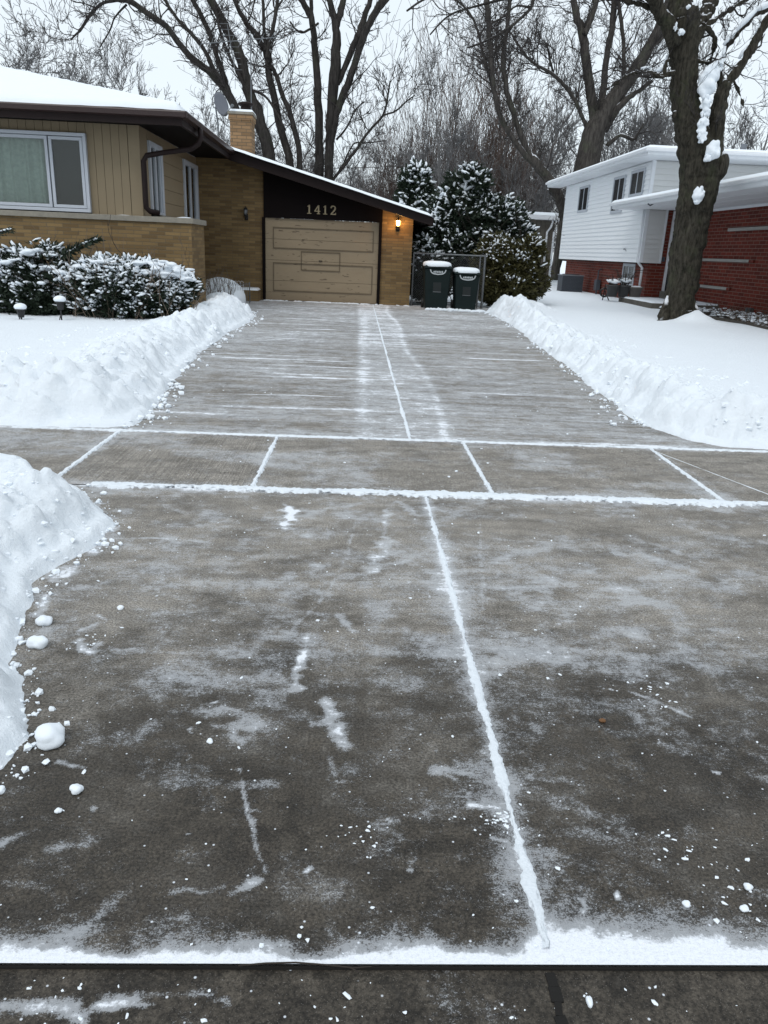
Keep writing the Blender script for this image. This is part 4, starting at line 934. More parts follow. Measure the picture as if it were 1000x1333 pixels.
m.build('gas_meter', M['ac_grey'], S)

# ------------------------------------------------------------------ far garage behind the yews
Q_ = 44.0; fp = at(668, 300, Q_); fr_ = at(731, 300, Q_)
FG = empty('far_garage', (fp.x, Q_, 0), 'plain brown far garage with white eaves, seen between the yews and the white house', 'garage')
x0, x1 = fp.x-3, fr_.x-.4; zt = at(700, 286, Q_).z
m = MB(); x = x0
while x < x1: m.box(x, min(x+.235, x1), Q_, Q_+5, -.1, zt); x += .25
m.build('wall', M['grey_board'], FG)
MB().box(x0+.1, x1-.1, Q_+.03, Q_+4.9, -.05, zt-.02).build('wall_backing', M['dark_panel'], FG)
MB().box(x0-.3, x1+.45, Q_-.5, Q_+5.3, zt, zt+.22).build('roof', M['white_trim'], FG, bevel=.02)
grid_mesh('roof_snow', np.linspace(x0-.3, x1+.45, 40), np.linspace(Q_-.5, Q_+5.3, 20), lambda X, Y: zt+.22+.16*np.clip(np.minimum(Y-Q_+.5, x1+.45-X)/.1, 0, 1)+.05*np.clip(Y-Q_, 0, 3), M['snow_smooth'], FG)
for px_ in (718, 727):
    a, b = at(px_+2, 284, Q_-.25), at(px_-4, 346, Q_-.25)
    MB().tube([(a.x, Q_-.4, zt), (a.x-.05, Q_-.2, zt-.35), (a.x-.2, Q_-.08, zt-.6), (a.x-.2, Q_-.08, .05)], .055, 8).build('downspout', M['white_trim'], FG, True)

# ================================================================== BINS
def make_bin(x0, x1, y0, h, lab, dx=0):
    w_ = x1-x0; cx = (x0+x1)/2; dp = .74; E_ = empty('wheelie_bin', (cx, y0+dp/2, 0), lab, 'bin', 'wheelie bins beside the garage')
    m = MB(); tb = .84
    def ring(z, s, yo=0): return [(cx-w_/2*s, y0+(1-s)*.12+yo, z), (cx+w_/2*s, y0+(1-s)*.12+yo, z), (cx+w_/2*s, y0+dp*s, z), (cx-w_/2*s, y0+dp*s, z)]
    rs_ = [ring(.02, .80), ring(.10, .82), ring(h*.42, .88), ring(h*.44, .90), ring(h*.84, .96), ring(h*.86, 1.0), ring(h*.90, 1.0)]
    vs = [v for r in rs_ for v in r]; fs = [(3, 2, 1, 0), (24, 25, 26, 27)]
    for i_ in range(6):
        for j_ in range(4): fs.append((i_*4+j_, i_*4+(j_+1) % 4, (i_+1)*4+(j_+1) % 4, (i_+1)*4+j_))
    m.add(vs, fs); m.build('body', M['bin_green'], E_, bevel=.018)
    m = MB(); m.box(cx-.10, cx+.10, y0+.005, y0+.035, h*.40, h*.60).build('recess', M['bin_dark'], E_)
    MB().box(cx-.10, cx+.10, y0+.0, y0+.03, h*.385, h*.398).build('grab_bar', M['galv'], E_)
    lid = MB(); lid.prism([(cx-w_/2-.02, y0-.035, h*.90), (cx+w_/2+.02, y0-.035, h*.90), (cx+w_/2+.02, y0-.035, h*.93), (cx+w_/2-.04, y0+.02, h*.965), (cx-w_/2+.04, y0+.02, h*.965), (cx-w_/2-.02, y0-.035, h*.93)], (0, dp+.03, .01))
    ld = lid.build('lid', M['bin_green'], E_, bevel=.012)
    bv, bf = ICO3; V = bv.copy(); V = np.sign(V)*np.abs(V)**.55; V[:, 2] = np.clip(V[:, 2], -.15, 1)
    V = V*np.array([w_/2+.015, dp/2+.03, .115])+np.array([cx, y0+dp/2-.02, h*.955]); V[:, 2] += .02*(fbm(V[:, 0]*6, V[:, 1]*6, 3, 4)-.5)
    np_mesh('snow_cap', V, bf, M['snow_smooth'], ld, True)
    lg = MB(); zz = h*.80; pts = [(-.20, .085), (-.175, .02), (-.12, -.015), (0, -.03), (.12, -.015), (.175, .02), (.20, .085)]
    for (a, b), (c_, d_) in zip(pts[:-1], pts[1:]): lg.bar((cx+a, y0-.008, zz+b), (cx+c_, y0-.008, zz+d_), .028, .006, (0, 1, 0))
    for k_ in range(6): 
        a = -.115+k_*.042; lg.box(cx+a, cx+a+.030, y0-.012, y0-.006, zz+.008, zz+.050+.006*(k_ % 2)); 
    lg.build('emblem', M['decal'], E_)
    for sx in (-1, 1):
        wm = MB(); xx = cx+sx*(w_/2-.045); wm.tube([(xx-.03, y0+dp-.04, .12), (xx+.03, y0+dp-.04, .12)], .12, 16); wm.build('wheel', M['black_metal'], E_)
    MB().tube([(cx-w_/2+.05, y0+dp+.02, h*.88), (cx-w_/2+.05, y0+dp+.07, h*.90), (cx+w_/2-.05, y0+dp+.07, h*.90), (cx+w_/2-.05, y0+dp+.02, h*.88)], .014, 6).build('handle', M['bin_green'], E_)
make_bin(1.71, 2.40, 20.42, 1.13, 'taller dark green wheelie bin with snow on its lid, next to the brick pier')
make_bin(2.49, 3.12, 20.30, 1.0, 'shorter dark green wheelie bin with snow on its lid, right of the taller one')
# snow drifted round their feet
V, Q = blobs([(1.75+rs.rand()*1.5, 20.28+rs.randn()*.08, .01) for _ in range(70)], [(.05+.10*rs.rand(), .05, .025+.03*rs.rand()) for _ in range(70)], 9, ICO2, .15)
tag(np_mesh('drifted_snow', V, Q, M['snow'], None, True), kind='stuff')
V, Q = blobs([(-2.5+rs.rand()*3.9, 21.40+rs.randn()*.03, .0) for _ in range(60)], [(.05+.10*rs.rand(), .04, .012+.015*rs.rand()) for _ in range(60)], 9, ICO2, .15)
tag(np_mesh('swept_snow', V, Q, M['snow'], None, True), kind='stuff')
# chain-link gate behind the bins
gx0, gx1, gy, gh = 1.50, 3.42, 21.62, 1.36
FN = empty('chain_link_fence', (gx0, gy, 0), 'grey chain-link gate panel between garage corner and yews, behind the bins', 'fence')
for x_, r_ in ((gx0, .022), (gx1, .03), (gx1-.13, .022)): MB().tube([(x_, gy, -.05), (x_, gy, gh+.03)], r_, 8).build('post', M['galv'], FN)
MB().tube([(gx0, gy, gh), (gx1, gy, gh)], .02, 8).build('top_rail', M['galv'], FN); MB().tube([(gx0, gy, .12), (gx1, gy, .12)], .014, 6).build('bottom_rail', M['galv'], FN)
p0 = []; p1 = []
s_ = .062
for k_ in np.arange(gx0-gh, gx1+gh, s_):
    for sg in (1, -1):
        xa, xb = k_, k_+sg*(gh-.12); za, zb = .12, gh
        lo = max(min(xa, xb), gx0); hi = min(max(xa, xb), gx1)
        if hi > lo:
            f = lambda x: za+(x-xa)/(xb-xa)*(zb-za)
            p0.append((lo, gy, f(lo))); p1.append((hi, gy, f(hi)))
V, Q = prisms(p0, p1, [.0022]*len(p0), [.0022]*len(p0), 3); np_mesh('wire_mesh', V, Q, M['galv'], FN)
# path lights in the left lawn
def path_light(px, py, Y, lab):
    p = at(px, py, Y); e = empty('path_light', (p.x, Y, .1), lab, 'garden light', 'path lights in the snowy lawn'); x, y, z = p.x, Y, p.z
    MB().tube([(x, y, 0), (x, y, z+.12)], .014, 6).tube([(x-.04, y, .08), (x-.015, y, .16)], .008, 4).build('stake', M['black_metal'], e)
    MB().lathe([(.045, .12), (.06, .2), (.065, .235)], (x, y, z), 10).build('lantern', M['black_metal'], e)
    MB().lathe([(.09, .235), (.085, .25), (.03, .28)], (x, y, z), 12).build('cap', M['black_metal'], e)
    one_blob('snow_cap', (x, y, z+.285), (.095, .095, .06), M['snow_smooth'], e, 2, .05)
path_light(80, 413, 13.1, 'taller path light with a round snow cap in front of the snowy bushes')
path_light(29, 423, 13.0, 'lower path light half sunk in snow near the left border')
# street-side wire across the gap
m = MB(); a, b = at(340, 222, 60), at(545, 216, 60); m.tube([(a.x-40, 60, a.z+1), tuple(a), tuple(b), (b.x+40, 60, b.z+2)], .03, 4)
tag(m.build('power_line', M['twig']), 'thin dark power line crossing behind the double trunk', 'power line')

# ================================================================== BARE TREES
def vnorm(v):
    l = math.sqrt(v[0]**2+v[1]**2+v[2]**2)+1e-9; return (v[0]/l, v[1]/l, v[2]/l)
class Branches:
    """collects tapered twig segments"""
    def __init__(s, seed, up=.12, wig=.22): s.P0 = []; s.P1 = []; s.R0 = []; s.R1 = []; s.r = random.Random(seed); s.up = up; s.wig = wig
    def grow(s, p, d, L, r, lvl, kids, droop=0.0, rmin=.006):
        R = s.r; n = max(3, min(9, int(L/.28)+2)); step = L/n; pts = [p]; ds = [d]; w_ = s.wig
        for i in range(n):
            d = vnorm((d[0]+R.gauss(0, w_), d[1]+R.gauss(0, w_), d[2]+R.gauss(0, w_)+s.up*(1 if lvl else .5)-droop))
            q = (p[0]+d[0]*step, p[1]+d[1]*step, p[2]+d[2]*step)
            r0_ = r*(1-.75*i/n); r1_ = r*(1-.75*(i+1)/n)
            s.P0.append(p); s.P1.append(q); s.R0.append(max(r0_, rmin)); s.R1.append(max(r1_, rmin)); p = q; pts.append(p); ds.append(d)
        if lvl < len(kids):
            k_ = kids[lvl]; k_ = max(1, int(k_*R.uniform(.7, 1.3)))
            for _ in range(k_):
                t = R.uniform(.15, 1)*n; i = min(int(t), n-1); f = t-i; a = pts[i]; b = pts[i+1]
                q = tuple(a[j]+(b[j]-a[j])*f for j in range(3)); dd = ds[i+1]
                sp = R.uniform(.55, 1.05); rv = vnorm((R.gauss(0, 1), R.gauss(0, 1), R.gauss(0, 1)+.15))
                nd = vnorm((dd[0]+rv[0]*sp, dd[1]+rv[1]*sp, dd[2]+rv[2]*sp))
                s.grow(q, nd, L*R.uniform(.35, .62)*(1.1-.35*f), r*R.uniform(.4, .6)*(1-.5*t/n), lvl+1, kids, droop, rmin)
    def build(s, name, mat, parent, sides=3):
        V, Q = prisms(s.P0, s.P1, s.R0, s.R1, sides); return np_mesh(name, V, Q, mat, parent, False)
PXM = lambda Y: F/(Y*math.cos(pit))      # pixels per metre, roughly, at depth Y
def smooth_path(pts, rad, sub=4):
    out = []; ro = []; n = len(pts)
    for i in range(n-1):
        p0 = pts[max(i-1, 0)]; p1 = pts[i]; p2 = pts[i+1]; p3 = pts[min(i+2, n-1)]
        for j in range(sub):
            t = j/sub; out.append(.5*((2*p1)+(p2-p0)*t+(2*p0-5*p1+4*p2-p3)*t*t+(3*p1-p0-3*p2+p3)*t**3)); ro.append(rad[i]+(rad[i+1]-rad[i])*t)
    out.append(pts[-1]); ro.append(rad[-1]); return out, ro
def limb_tree(name, label, Y, limbs, seed, mat, twig_mat, kids, dens, up=.10, extra=None, sides=10, jit=.02, tl=(.8, 2.4), droop=0, group=None, rmin=.008, cat='tree', wig=.22):
    """limbs: list of (points [(px,py,width px)], depth drift in metres, twigs yes/no)"""
    root_px = limbs[0][0][0]; base = at(root_px[0], root_px[1], Y); T = empty(name, (base.x, Y, 0), label, cat, group)
    tm = MB(); B = Branches(seed, up, wig); R = random.Random(seed)
    for pts, drift, tw in limbs:
        P = []; Rr = []
        for i, (px, py, wd) in enumerate(pts):
            Yi = Y+drift*i/(len(pts)-1); p = at(px, py, Yi); P.append(p); Rr.append(wd*(.80 if name == 'leaning_tree' else .92)/2/PXM(Yi))
        P, Rr = smooth_path(P, Rr, 4)
        for i in range(1, len(P)-1): P[i] = P[i]+Vector((R.gauss(0, jit), R.gauss(0, jit), R.gauss(0, jit)))*min(1, Rr[i]*6)
        # beyond the frame the limb goes on
        if tw != 0 and pts[-1][1] <= 2:
            d = (P[-1]-P[-3]).normalized(); B.grow(tuple(P[-1]), tuple(d), 3.2, Rr[-1], 0, kids, droop, rmin)
        tm.tube(P, Rr, sides)
        if tw:
            L_ = sum((P[i+1]-P[i]).length for i in range(len(P)-1)); n = int(L_*dens*tw)
            for _ in range(n):
                i = R.randrange(int(len(P)*.12), len(P)-1); d = (P[i+1]-P[i]).normalized(); rv = Vector((R.gauss(0, 1), R.gauss(0, 1), R.gauss(0, .6)+.3)).normalized()
                nd = (d*.8+rv*.9).normalized(); l = R.uniform(*tl); B.grow(tuple(P[i]), tuple(nd), l, min(Rr[i]*.55, .012+l*.012), 0, kids, droop, rmin)
    if extra: extra(B)
    tr = tm.build('trunk', mat, T, True); B.build('crown', twig_mat, T); return T, tr, len(B.P0)

# big multi-stemmed tree behind the chimney
cnt = []
T, tr, n = limb_tree('bare_tree', 'big bare tree whose many limbs fan out behind the chimney', 33, [
  ([(352, 335, 30), (350, 250, 24), (350, 201, 17), (336, 151, 16), (323, 116, 14), (312, 73, 13), (296, 40, 11), (271, -5, 10)], 0, .6),
  ([(345, 260, 14), (322, 185, 12), (305, 138, 11), (290, 113, 10), (271, 92, 9), (244, 70, 8), (217, 35, 7), (190, 16, 7), (160, -6, 6)], -1, 1),
  ([(290, 113, 7), (278, 90, 6), (266, 65, 5), (248, 42, 5), (231, 25, 4), (213, -3, 4)], .5, 1),
  ([(316, 165, 8), (301, 130, 7), (293, 104, 7), (285, 81, 6), (277, 56, 6), (269, 35, 6), (250, -3, 6)], .8, 1),
  ([(330, 140, 6), (323, 121, 5), (312, 100, 5), (301, 78, 4), (290, 51, 4), (282, 20, 3), (279, -3, 3)], -.8, 1),
  ([(356, 290, 14), (372, 240, 12), (378, 213, 11), (363, 157, 10), (351, 103, 9), (348, 73, 9), (336, 51, 7), (317, 24, 6), (303, -4, 5)], 1, 1),
  ([(348, 76, 6), (350, 58, 5), (356, 35, 5), (362, -3, 4)], 0, 1), ([(346, 66, 5), (344, 40, 4), (342, -3, 4)], .5, 1),
  ([(372, 290, 9), (390, 222, 8), (382, 162, 7), (366, 119, 6), (358, 94, 5), (348, 80, 4)], .5, 1),
  ([(190, 16, 4), (165, 2, 4), (140, 2, 4), (122, 14, 4), (112, 28, 4), (104, 40, 3), (92, 52, 2)], -1, 1.6),
  ([(165, 6, 3), (150, 22, 2), (143, 40, 2), (130, 62, 1.6)], -.6, 1.5),
  ([(323, 116, 4), (345, 125, 3), (362, 150, 3), (372, 170, 2)], -.3, 1),
], 11, M['bark_dark'], M['twig'], [7, 5], 2.3, tl=(.7, 2.2)); cnt.append(n)
# twin-trunk tree right of it
T, tr, n = limb_tree('bare_tree', 'dark twin-trunk bare tree rising straight behind the garage roof', 34, [
  ([(428, 335, 26), (427, 260, 17), (427, 232, 12), (429, 190, 12), (430, 156, 12), (435, 97, 15), (438, 58, 12), (436, 29, 9), (428, -3, 7)], 0, .5),
  ([(416, 320, 16), (415.5, 224, 13), (415, 185, 11), (415, 146, 11), (411, 78, 9), (408, 39, 8), (400, 12, 8), (390, -3, 7)], .6, .8),
  ([(407, 34, 5), (406, 15, 5), (405, -3, 5)], 0, .6),
  ([(438, 36, 7), (443, 18, 9), (448, -3, 7)], 0, .6), ([(430, 190, 9), (438, 148, 9), (447, 125, 10), (458, 94, 9), (468, 64, 9), (477, 39, 9), (487, 20, 9), (500, -3, 9)], -.7, 1),
  ([(440, 110, 6), (446, 94, 7), (458, 66, 8), (468, 42, 9), (476, 18, 7), (483, -3, 6)], .3, 1),
  ([(487, 20, 4), (498, 8, 4), (508, -3, 3)], 0, 1),
  ([(432, 236, 4), (446, 218, 4), (462, 197, 4), (481, 170, 3.4), (499, 150, 3), (505, 125, 2.4), (508, 105, 2)], -.3, 1.8), ([(499, 150, 2.4), (516, 144, 2.4), (528, 133, 2), (540, 124, 1.5)], 0, 2.4),
  ([(446, 216, 2), (460, 188, 2), (476, 186, 1.5), (503, 183, 1.4)], 0, 2), ([(438, 182, 3), (452, 165, 2.4), (462, 145, 2), (474, 132, 1.5)], 0, 2.4), ([(415, 30, 3), (396, 42, 3), (385, 38, 2.4), (378, 28, 2)], 0, 2),
], 12, M['bark_dark'], M['twig'], [6, 4], 1.5, tl=(.6, 2.0)); cnt.append(n)
# leaning snowy trunk in the gap
T, tr, n = limb_tree('leaning_tree', 'bare tree leaning left with snow lying along its trunk, behind the white house corner', 40, [
  ([(722, 364, 15), (728, 330, 14), (732, 295, 14), (733, 275, 15), (725, 250, 16), (710, 228, 16), (697, 212, 15), (688, 200, 11), (676, 170, 9), (666, 142, 9), (659, 112, 8), (655, 75, 7), (660, 40, 6), (664, -3, 6)], 0, .7),
  ([(700, 216, 10), (684, 202, 9), (663, 174, 8), (650, 148, 8), (643, 115, 7), (640, 85, 7), (637, 45, 8), (634, -3, 8)], -.5, .8),
  ([(648, 142, 5), (640, 110, 5), (630, 75, 4), (622, 40, 4), (610, 15, 3), (590, -3, 3)], .4, 1.6), ([(657, 100, 3), (648, 80, 3), (646, 50, 3), (652, 20, 2)], 0, 1.5),
], 13, M['bark_mid'], M['twig'], [7, 5], 2.6, tl=(.7, 2.2)); cnt.append(n)
# large grey tree behind the white house
T, tr, n = limb_tree('bare_tree', 'large grey bare tree behind the roof of the white house, snow in its lowest forks', 40.5, [
  ([(752, 340, 44), (758, 260, 38), (765, 212, 34), (773, 175, 31), (788, 145, 26), (804, 122, 22), (822, 98, 18), (840, 70, 15), (856, 40, 12), (872, -3, 10)], 0, .6),
  ([(774, 185, 16), (774, 160, 14), (769, 120, 13), (763, 75, 12), (758, 42, 11), (750, 20, 9), (747, -3, 8)], .4, .8),
  ([(761, 45, 8), (770, 22, 8), (778, -3, 7)], .3, 1), ([(778, 150, 10), (786, 115, 9), (790, 75, 8), (797, 35, 8), (800, -3, 8)], .8, .8),
  ([(786, 170, 12), (800, 148, 10), (815, 130, 8), (832, 118, 6), (850, 105, 4)], -1, 1.2), ([(812, 105, 6), (812, 60, 5), (808, 20, 5), (805, -3, 5)], .5, 1),
  ([(768, 175, 5), (757, 150, 5), (745, 125, 5), (725, 101, 5), (705, 88, 4), (690, 78, 3), (676, 60, 3), (665, 42, 2)], -.8, 2.2), ([(722, 100, 3), (716, 78, 3), (712, 55, 2)], 0, 2.4),
  ([(790, 190, 6), (808, 176, 5), (824, 182, 5), (832, 172, 3), (838, 160, 2)], -1, 1), ([(848, 60, 6), (866, 45, 5), (884, 20, 5), (900, -3, 4)], .2, 1.2),
], 14, M['bark_mid'], M['twig'], [7, 5], 2.6, tl=(.8, 2.6)); cnt.append(n)
# the near maple on the neighbour's lawn
def maple_extra(B):
    pass
NT, ntr, n = limb_tree('maple_tree', 'huge old maple on the right lawn with snow packed in its fork', 18.2, [
  ([(881, 436, 62), (884, 424, 52), (884, 405, 45), (886, 385, 42), (892, 345, 45), (899, 300, 47), (906, 262, 50), (912, 232, 56), (910, 205, 54), (903, 180, 46), (895, 150, 38), (890, 110, 34), (891, 80, 34), (890, 50, 40), (888, 25, 44), (886, 8, 30), (884, -14, 26)], .2, .05),
  ([(918, 240, 30), (929, 208, 26), (932, 180, 20), (934, 150, 21), (939, 125, 18), (950, 104, 12), (965, 84, 11), (976, 66, 11), (988, 45, 10), (1004, 18, 10), (1030, -20, 9)], -.3, .25),
  ([(935, 128, 8), (937, 105, 6), (939, 85, 5), (946, 62, 5), (962, 42, 5), (982, 20, 6), (1006, 8, 7)], .5, .9),
  ([(880, 60, 20), (866, 28, 20), (855, 8, 17), (845, -14, 15)], -.5, .2), ([(898, 60, 20), (912, 30, 20), (922, 10, 18), (934, -14, 16)], .8, .2),
  ([(879, 96, 9), (866, 98, 7), (855, 99, 7), (848, 95, 5), (832, 95, 4), (818, 98, 4), (805, 106, 3), (790, 116, 2.4)], .2, 1.6), ([(864, 98, 4), (867, 82, 4), (872, 72, 3), (871, 60, 2)], 0, 1),
  ([(905, 78, 5), (925, 84, 4), (945, 95, 3), (960, 115, 2), (968, 140, 2)], .3, 1.6), ([(908, 40, 8), (935, 22, 6), (955, 10, 5), (975, -4, 5)], .5, 1.4), ([(870, 20, 8), (842, 8, 6), (818, 2, 5), (795, -8, 4)], -.5, 1.2),
  ([(915, 30, 6), (930, 50, 5), (926, 75, 4), (922, 100, 3)], .6, 1.2),
], 15, M['bark_near'], M['twig'], [7, 5], 3.2, tl=(.4, 1.5), sides=20, jit=.012, rmin=.004, wig=.26); cnt.append(n)
# root flare, roughened trunk, burls
for px, py, dx, wd in ((860, 430, -.50, .15), (874, 434, -.22, .17), (893, 434, .18, .16), (911, 428, .45, .12)):
    p = at(px, py, 18.0); p.z = 0; tp_ = at(884+(px-884)*.62, 385, 18.15); c_ = at(884+(px-884)*.80, 412, 18.05)
    MB().tube([p+Vector((dx*.8, -.25, -.10)), p+Vector((0, -.08, .10)), c_, tp_], [wd*.55, wd*.8, wd*1.05, .02], 12).build('root', M['bark_near'], NT, True)
for px, py, r_ in ((936, 217, .25), (878, 150, .07)):
    p = at(px, py, 18.15); V_, F_ = ICO3; nn = 1+.5*(fbm(V_[:, 0]*2+px, V_[:, 1]*2+V_[:, 2], 3, 4)-.5)
    np_mesh('burl', V_*nn[:, None]*np.array([r_*.8, r_, r_*1.25])+np.array(p[:]), F_, M['bark_near'], NT, True)
def add_disp(o, sub, strength, size, seed=0):
    m = o.modifiers.new('sub', 'SUBSURF'); m.levels = sub; m.render_levels = sub
    tx = bpy.data.textures.new('bark', 'CLOUDS'); tx.noise_scale = size; tx.noise_depth = 4
    d_ = o.modifiers.new('disp', 'DISPLACE'); d_.texture = tx; d_.strength = strength; d_.texture_coords = 'GLOBAL'; d_.mid_level = .5
add_disp(ntr, 2, .13, .16)
# snow held by the maple
for px, py, w_, h_, dy in ((921, 108, 19, 34, -.25), (928, 96, 16, 26, -.1), (919, 140, 11, 26, -.3), (915, 163, 13, 18, -.40), (914, 178, 10, 14, -.42), (929, 196, 17, 17, -.42), (921, 206, 9, 8, -.45), (939, 82, 7, 18, -.05),
                            (910, 252, 13, 16, -.50), (907, 262, 9, 6, -.50), (887, 42, 8, 6, -.35), (880, 35, 4, 10, -.35), (896, 9, 5, 4, -.4)):
    p = at(px, py, 18.2+dy); s_ = 1/PXM(18.2)
    q_ = np.random.RandomState(px+py); n_ = 26; ang = q_.rand(n_)*2*PI; rr_ = np.sqrt(q_.rand(n_)); cs = np.stack([p.x+np.cos(ang)*rr_*w_*s_*.5, p.y+.03*q_.randn(n_), p.z+np.sin(ang)*rr_*h_*s_*.55], 1)
    rs2 = (.25+.5*(1-rr_)+.2*q_.rand(n_))*min(w_, h_)*s_*.52; V, Q = blobs(cs, np.stack([rs2, rs2*.75, rs2], 1), px, ICO2, .16); o_ = np_mesh('snow_patch', V, Q, M['snow'], NT, True); m_ = o_.modifiers.new('remesh', 'REMESH'); m_.mode = 'VOXEL'; m_.voxel_size = max(.012, min(w_, h_)*s_*.07); m_.use_smooth_shade = True; m_ = o_.modifiers.new('smooth', 'SMOOTH'); m_.iterations = 9
for px0, py0, px1, py1, w_ in ((942, 60, 958, 42, 5), (958, 42, 984, 15, 6), (984, 15, 1004, 6, 7), (940, 84, 944, 62, 4), (962, 78, 974, 62, 5), (984, 46, 998, 26, 6), (865, 92, 852, 94, 5), (848, 90, 834, 91, 3), (864, 90, 869, 74, 3.4)):
    a = at(px0, py0-2, 18.3); b = at(px1, py1-2, 18.3); MB().tube([a, a.lerp(b, .5)+Vector((0, 0, .01)), b], [w_*.5/PXM(18)*.6, w_*.6/PXM(18), w_*.4/PXM(18)], 7).build('branch_snow', M['snow_smooth'], NT, True)
# overhanging branches that reach in from the maple's upper limbs, top of the view
OV = Branches(77, .02, .26); ovm = MB()
for pts, Y0, Y1 in (([(850, -10, 8), (790, -18, 7), (740, -14, 6), (700, -8, 5), (690, 12, 4), (668, 32, 3), (640, 50, 2.4), (610, 62, 2)], 18, 15), ([(700, -10, 3), (660, -2, 3), (620, 8, 2.4), (585, 20, 2), (560, 45, 1.6)], 15.5, 14.5),
                    ([(760, -20, 5), (700, -22, 4), (620, -16, 3), (560, -4, 2.4), (530, 14, 2)], 17, 14), ([(668, 32, 2.4), (650, 60, 2), (640, 75, 1.4)], 15.2, 15), ([(690, 10, 3), (672, 8, 2), (655, 22, 2), (640, 30, 1.4)], 15.4, 15)):
    P = [at(px, py, Y0+(Y1-Y0)*i/(len(pts)-1)) for i, (px, py, _) in enumerate(pts)]; Rr = [wd/2/PXM(16) for _, _, wd in pts]
    P, Rr = smooth_path(P, Rr, 5); ovm.tube(P, Rr, 7)
    for _ in range(11):
        i = OV.r.randrange(len(P)//5, len(P)-1); d = (P[i+1]-P[i]).normalized(); rv = Vector((OV.r.gauss(0, 1), OV.r.gauss(0, .7), OV.r.gauss(0, 1)-.35)).normalized()
        OV.grow(tuple(P[i]), tuple((d*.5+rv).normalized()), OV.r.uniform(.35, 1.2), .010, 0, [5, 2], .05, .003)
ovm.build('branch', M['bark_dark'], NT, True); OV.build('twigs', M['twig'], NT)

# ------------------------------------------------------------------ trees further off: a few kinds, copied and turned
def whole_tree(name, seed, Ht, r, kids, spread, mat, tmat, label, group, stems=1, up=.10, rmin=.012, first=7):
    T = empty(name, (0, 0, 0), label, 'tree', group); tm = MB(); B = Branches(seed, up, .2); R = random.Random(seed)
    for s_ in range(stems):
        a0 = R.random()*6.28; lean = .0 if stems == 1 else .22; d = Vector((math.cos(a0)*lean, math.sin(a0)*lean, 1)); P = [Vector((math.cos(a0)*.15*(stems > 1), math.sin(a0)*.15*(stems > 1), -.1))]; n_ = 9
        for i in range(n_): d = (d+Vector((R.gauss(0, .09), R.gauss(0, .09), .04))).normalized(); P.append(P[-1]+d*Ht*.72/n_)
        Rr = [r*(1.25 if i == 0 else 1)*(1-.8*i/n_) for i in range(n_+1)]; tm.tube(P, Rr, 7)
        for _ in range(first):
            i = R.randrange(2, n_); t = R.random(); q_ = P[i].lerp(P[i+1], t); a = R.random()*6.28; el = R.uniform(.35, 1.1)
            B.grow(tuple(q_), (math.cos(a)*math.cos(el), math.sin(a)*math.cos(el), math.sin(el)), Ht*R.uniform(.28, .5)*spread*(1.15-.6*i/n_), Rr[i]*.5, 0, kids, 0, rmin)
        B.grow(tuple(P[-1]), tuple(d), Ht*.3, Rr[-1], 0, kids, 0, rmin)
    tm.build('trunk', mat, T, True); B.build('crown', tmat, T); cnt.append(len(B.P0)); return T
def place(proto, first, loc, rz, sc, label=None):
    if first: o = proto; kids_ = list(proto.children)
    else:
        o = proto.copy(); C.objects.link(o)
        for ch_ in list(proto.children):
            c_ = ch_.copy(); C.objects.link(c_); c_.parent = o
    if label: o['label'] = label
    o.location = loc; o.rotation_euler = (0, 0, rz); o.scale = (sc, sc, sc); return o
LAB_FAR = 'bare grey tree of the far tree line behind the houses'
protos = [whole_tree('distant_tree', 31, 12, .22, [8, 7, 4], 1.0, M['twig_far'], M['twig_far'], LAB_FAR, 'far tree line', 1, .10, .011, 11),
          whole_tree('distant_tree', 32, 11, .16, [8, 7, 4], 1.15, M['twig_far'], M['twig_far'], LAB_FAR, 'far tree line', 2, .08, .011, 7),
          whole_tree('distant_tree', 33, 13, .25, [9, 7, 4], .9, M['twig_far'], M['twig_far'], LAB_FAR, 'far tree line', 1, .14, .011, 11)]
R = random.Random(4); used = [True]*3
spots = []
for i_ in range(40):
    spots.append((-34+i_*2.05+R.uniform(-.8, .8), R.uniform(56, 74), R.uniform(.62, .92)))
spots += [(-17, 44, 1.0), (-12.5, 47, .84), (-9.5, 46, .78), (-20.5, 46, 1.16), (-14.5, 52, .95), (-7, 50, .8), (-25, 42, 1.1), (-3.5, 50, .72), (-1, 52, .72), (2, 54, .8), (4.5, 48, .85), (11, 50, .9), (14.5, 46, .95), (18.5, 48, 1.0), (22, 46, .95), (26, 50, 1.0), (17, 54, 1.1), (12.5, 58, 1.15), (29, 44, .9), (9.5, 56, 1.05)]
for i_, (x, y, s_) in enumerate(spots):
    q_ = i_ % 3; place(protos[q_], used[q_], (x, y, -.1), R.random()*6.28, s_); used[q_] = False
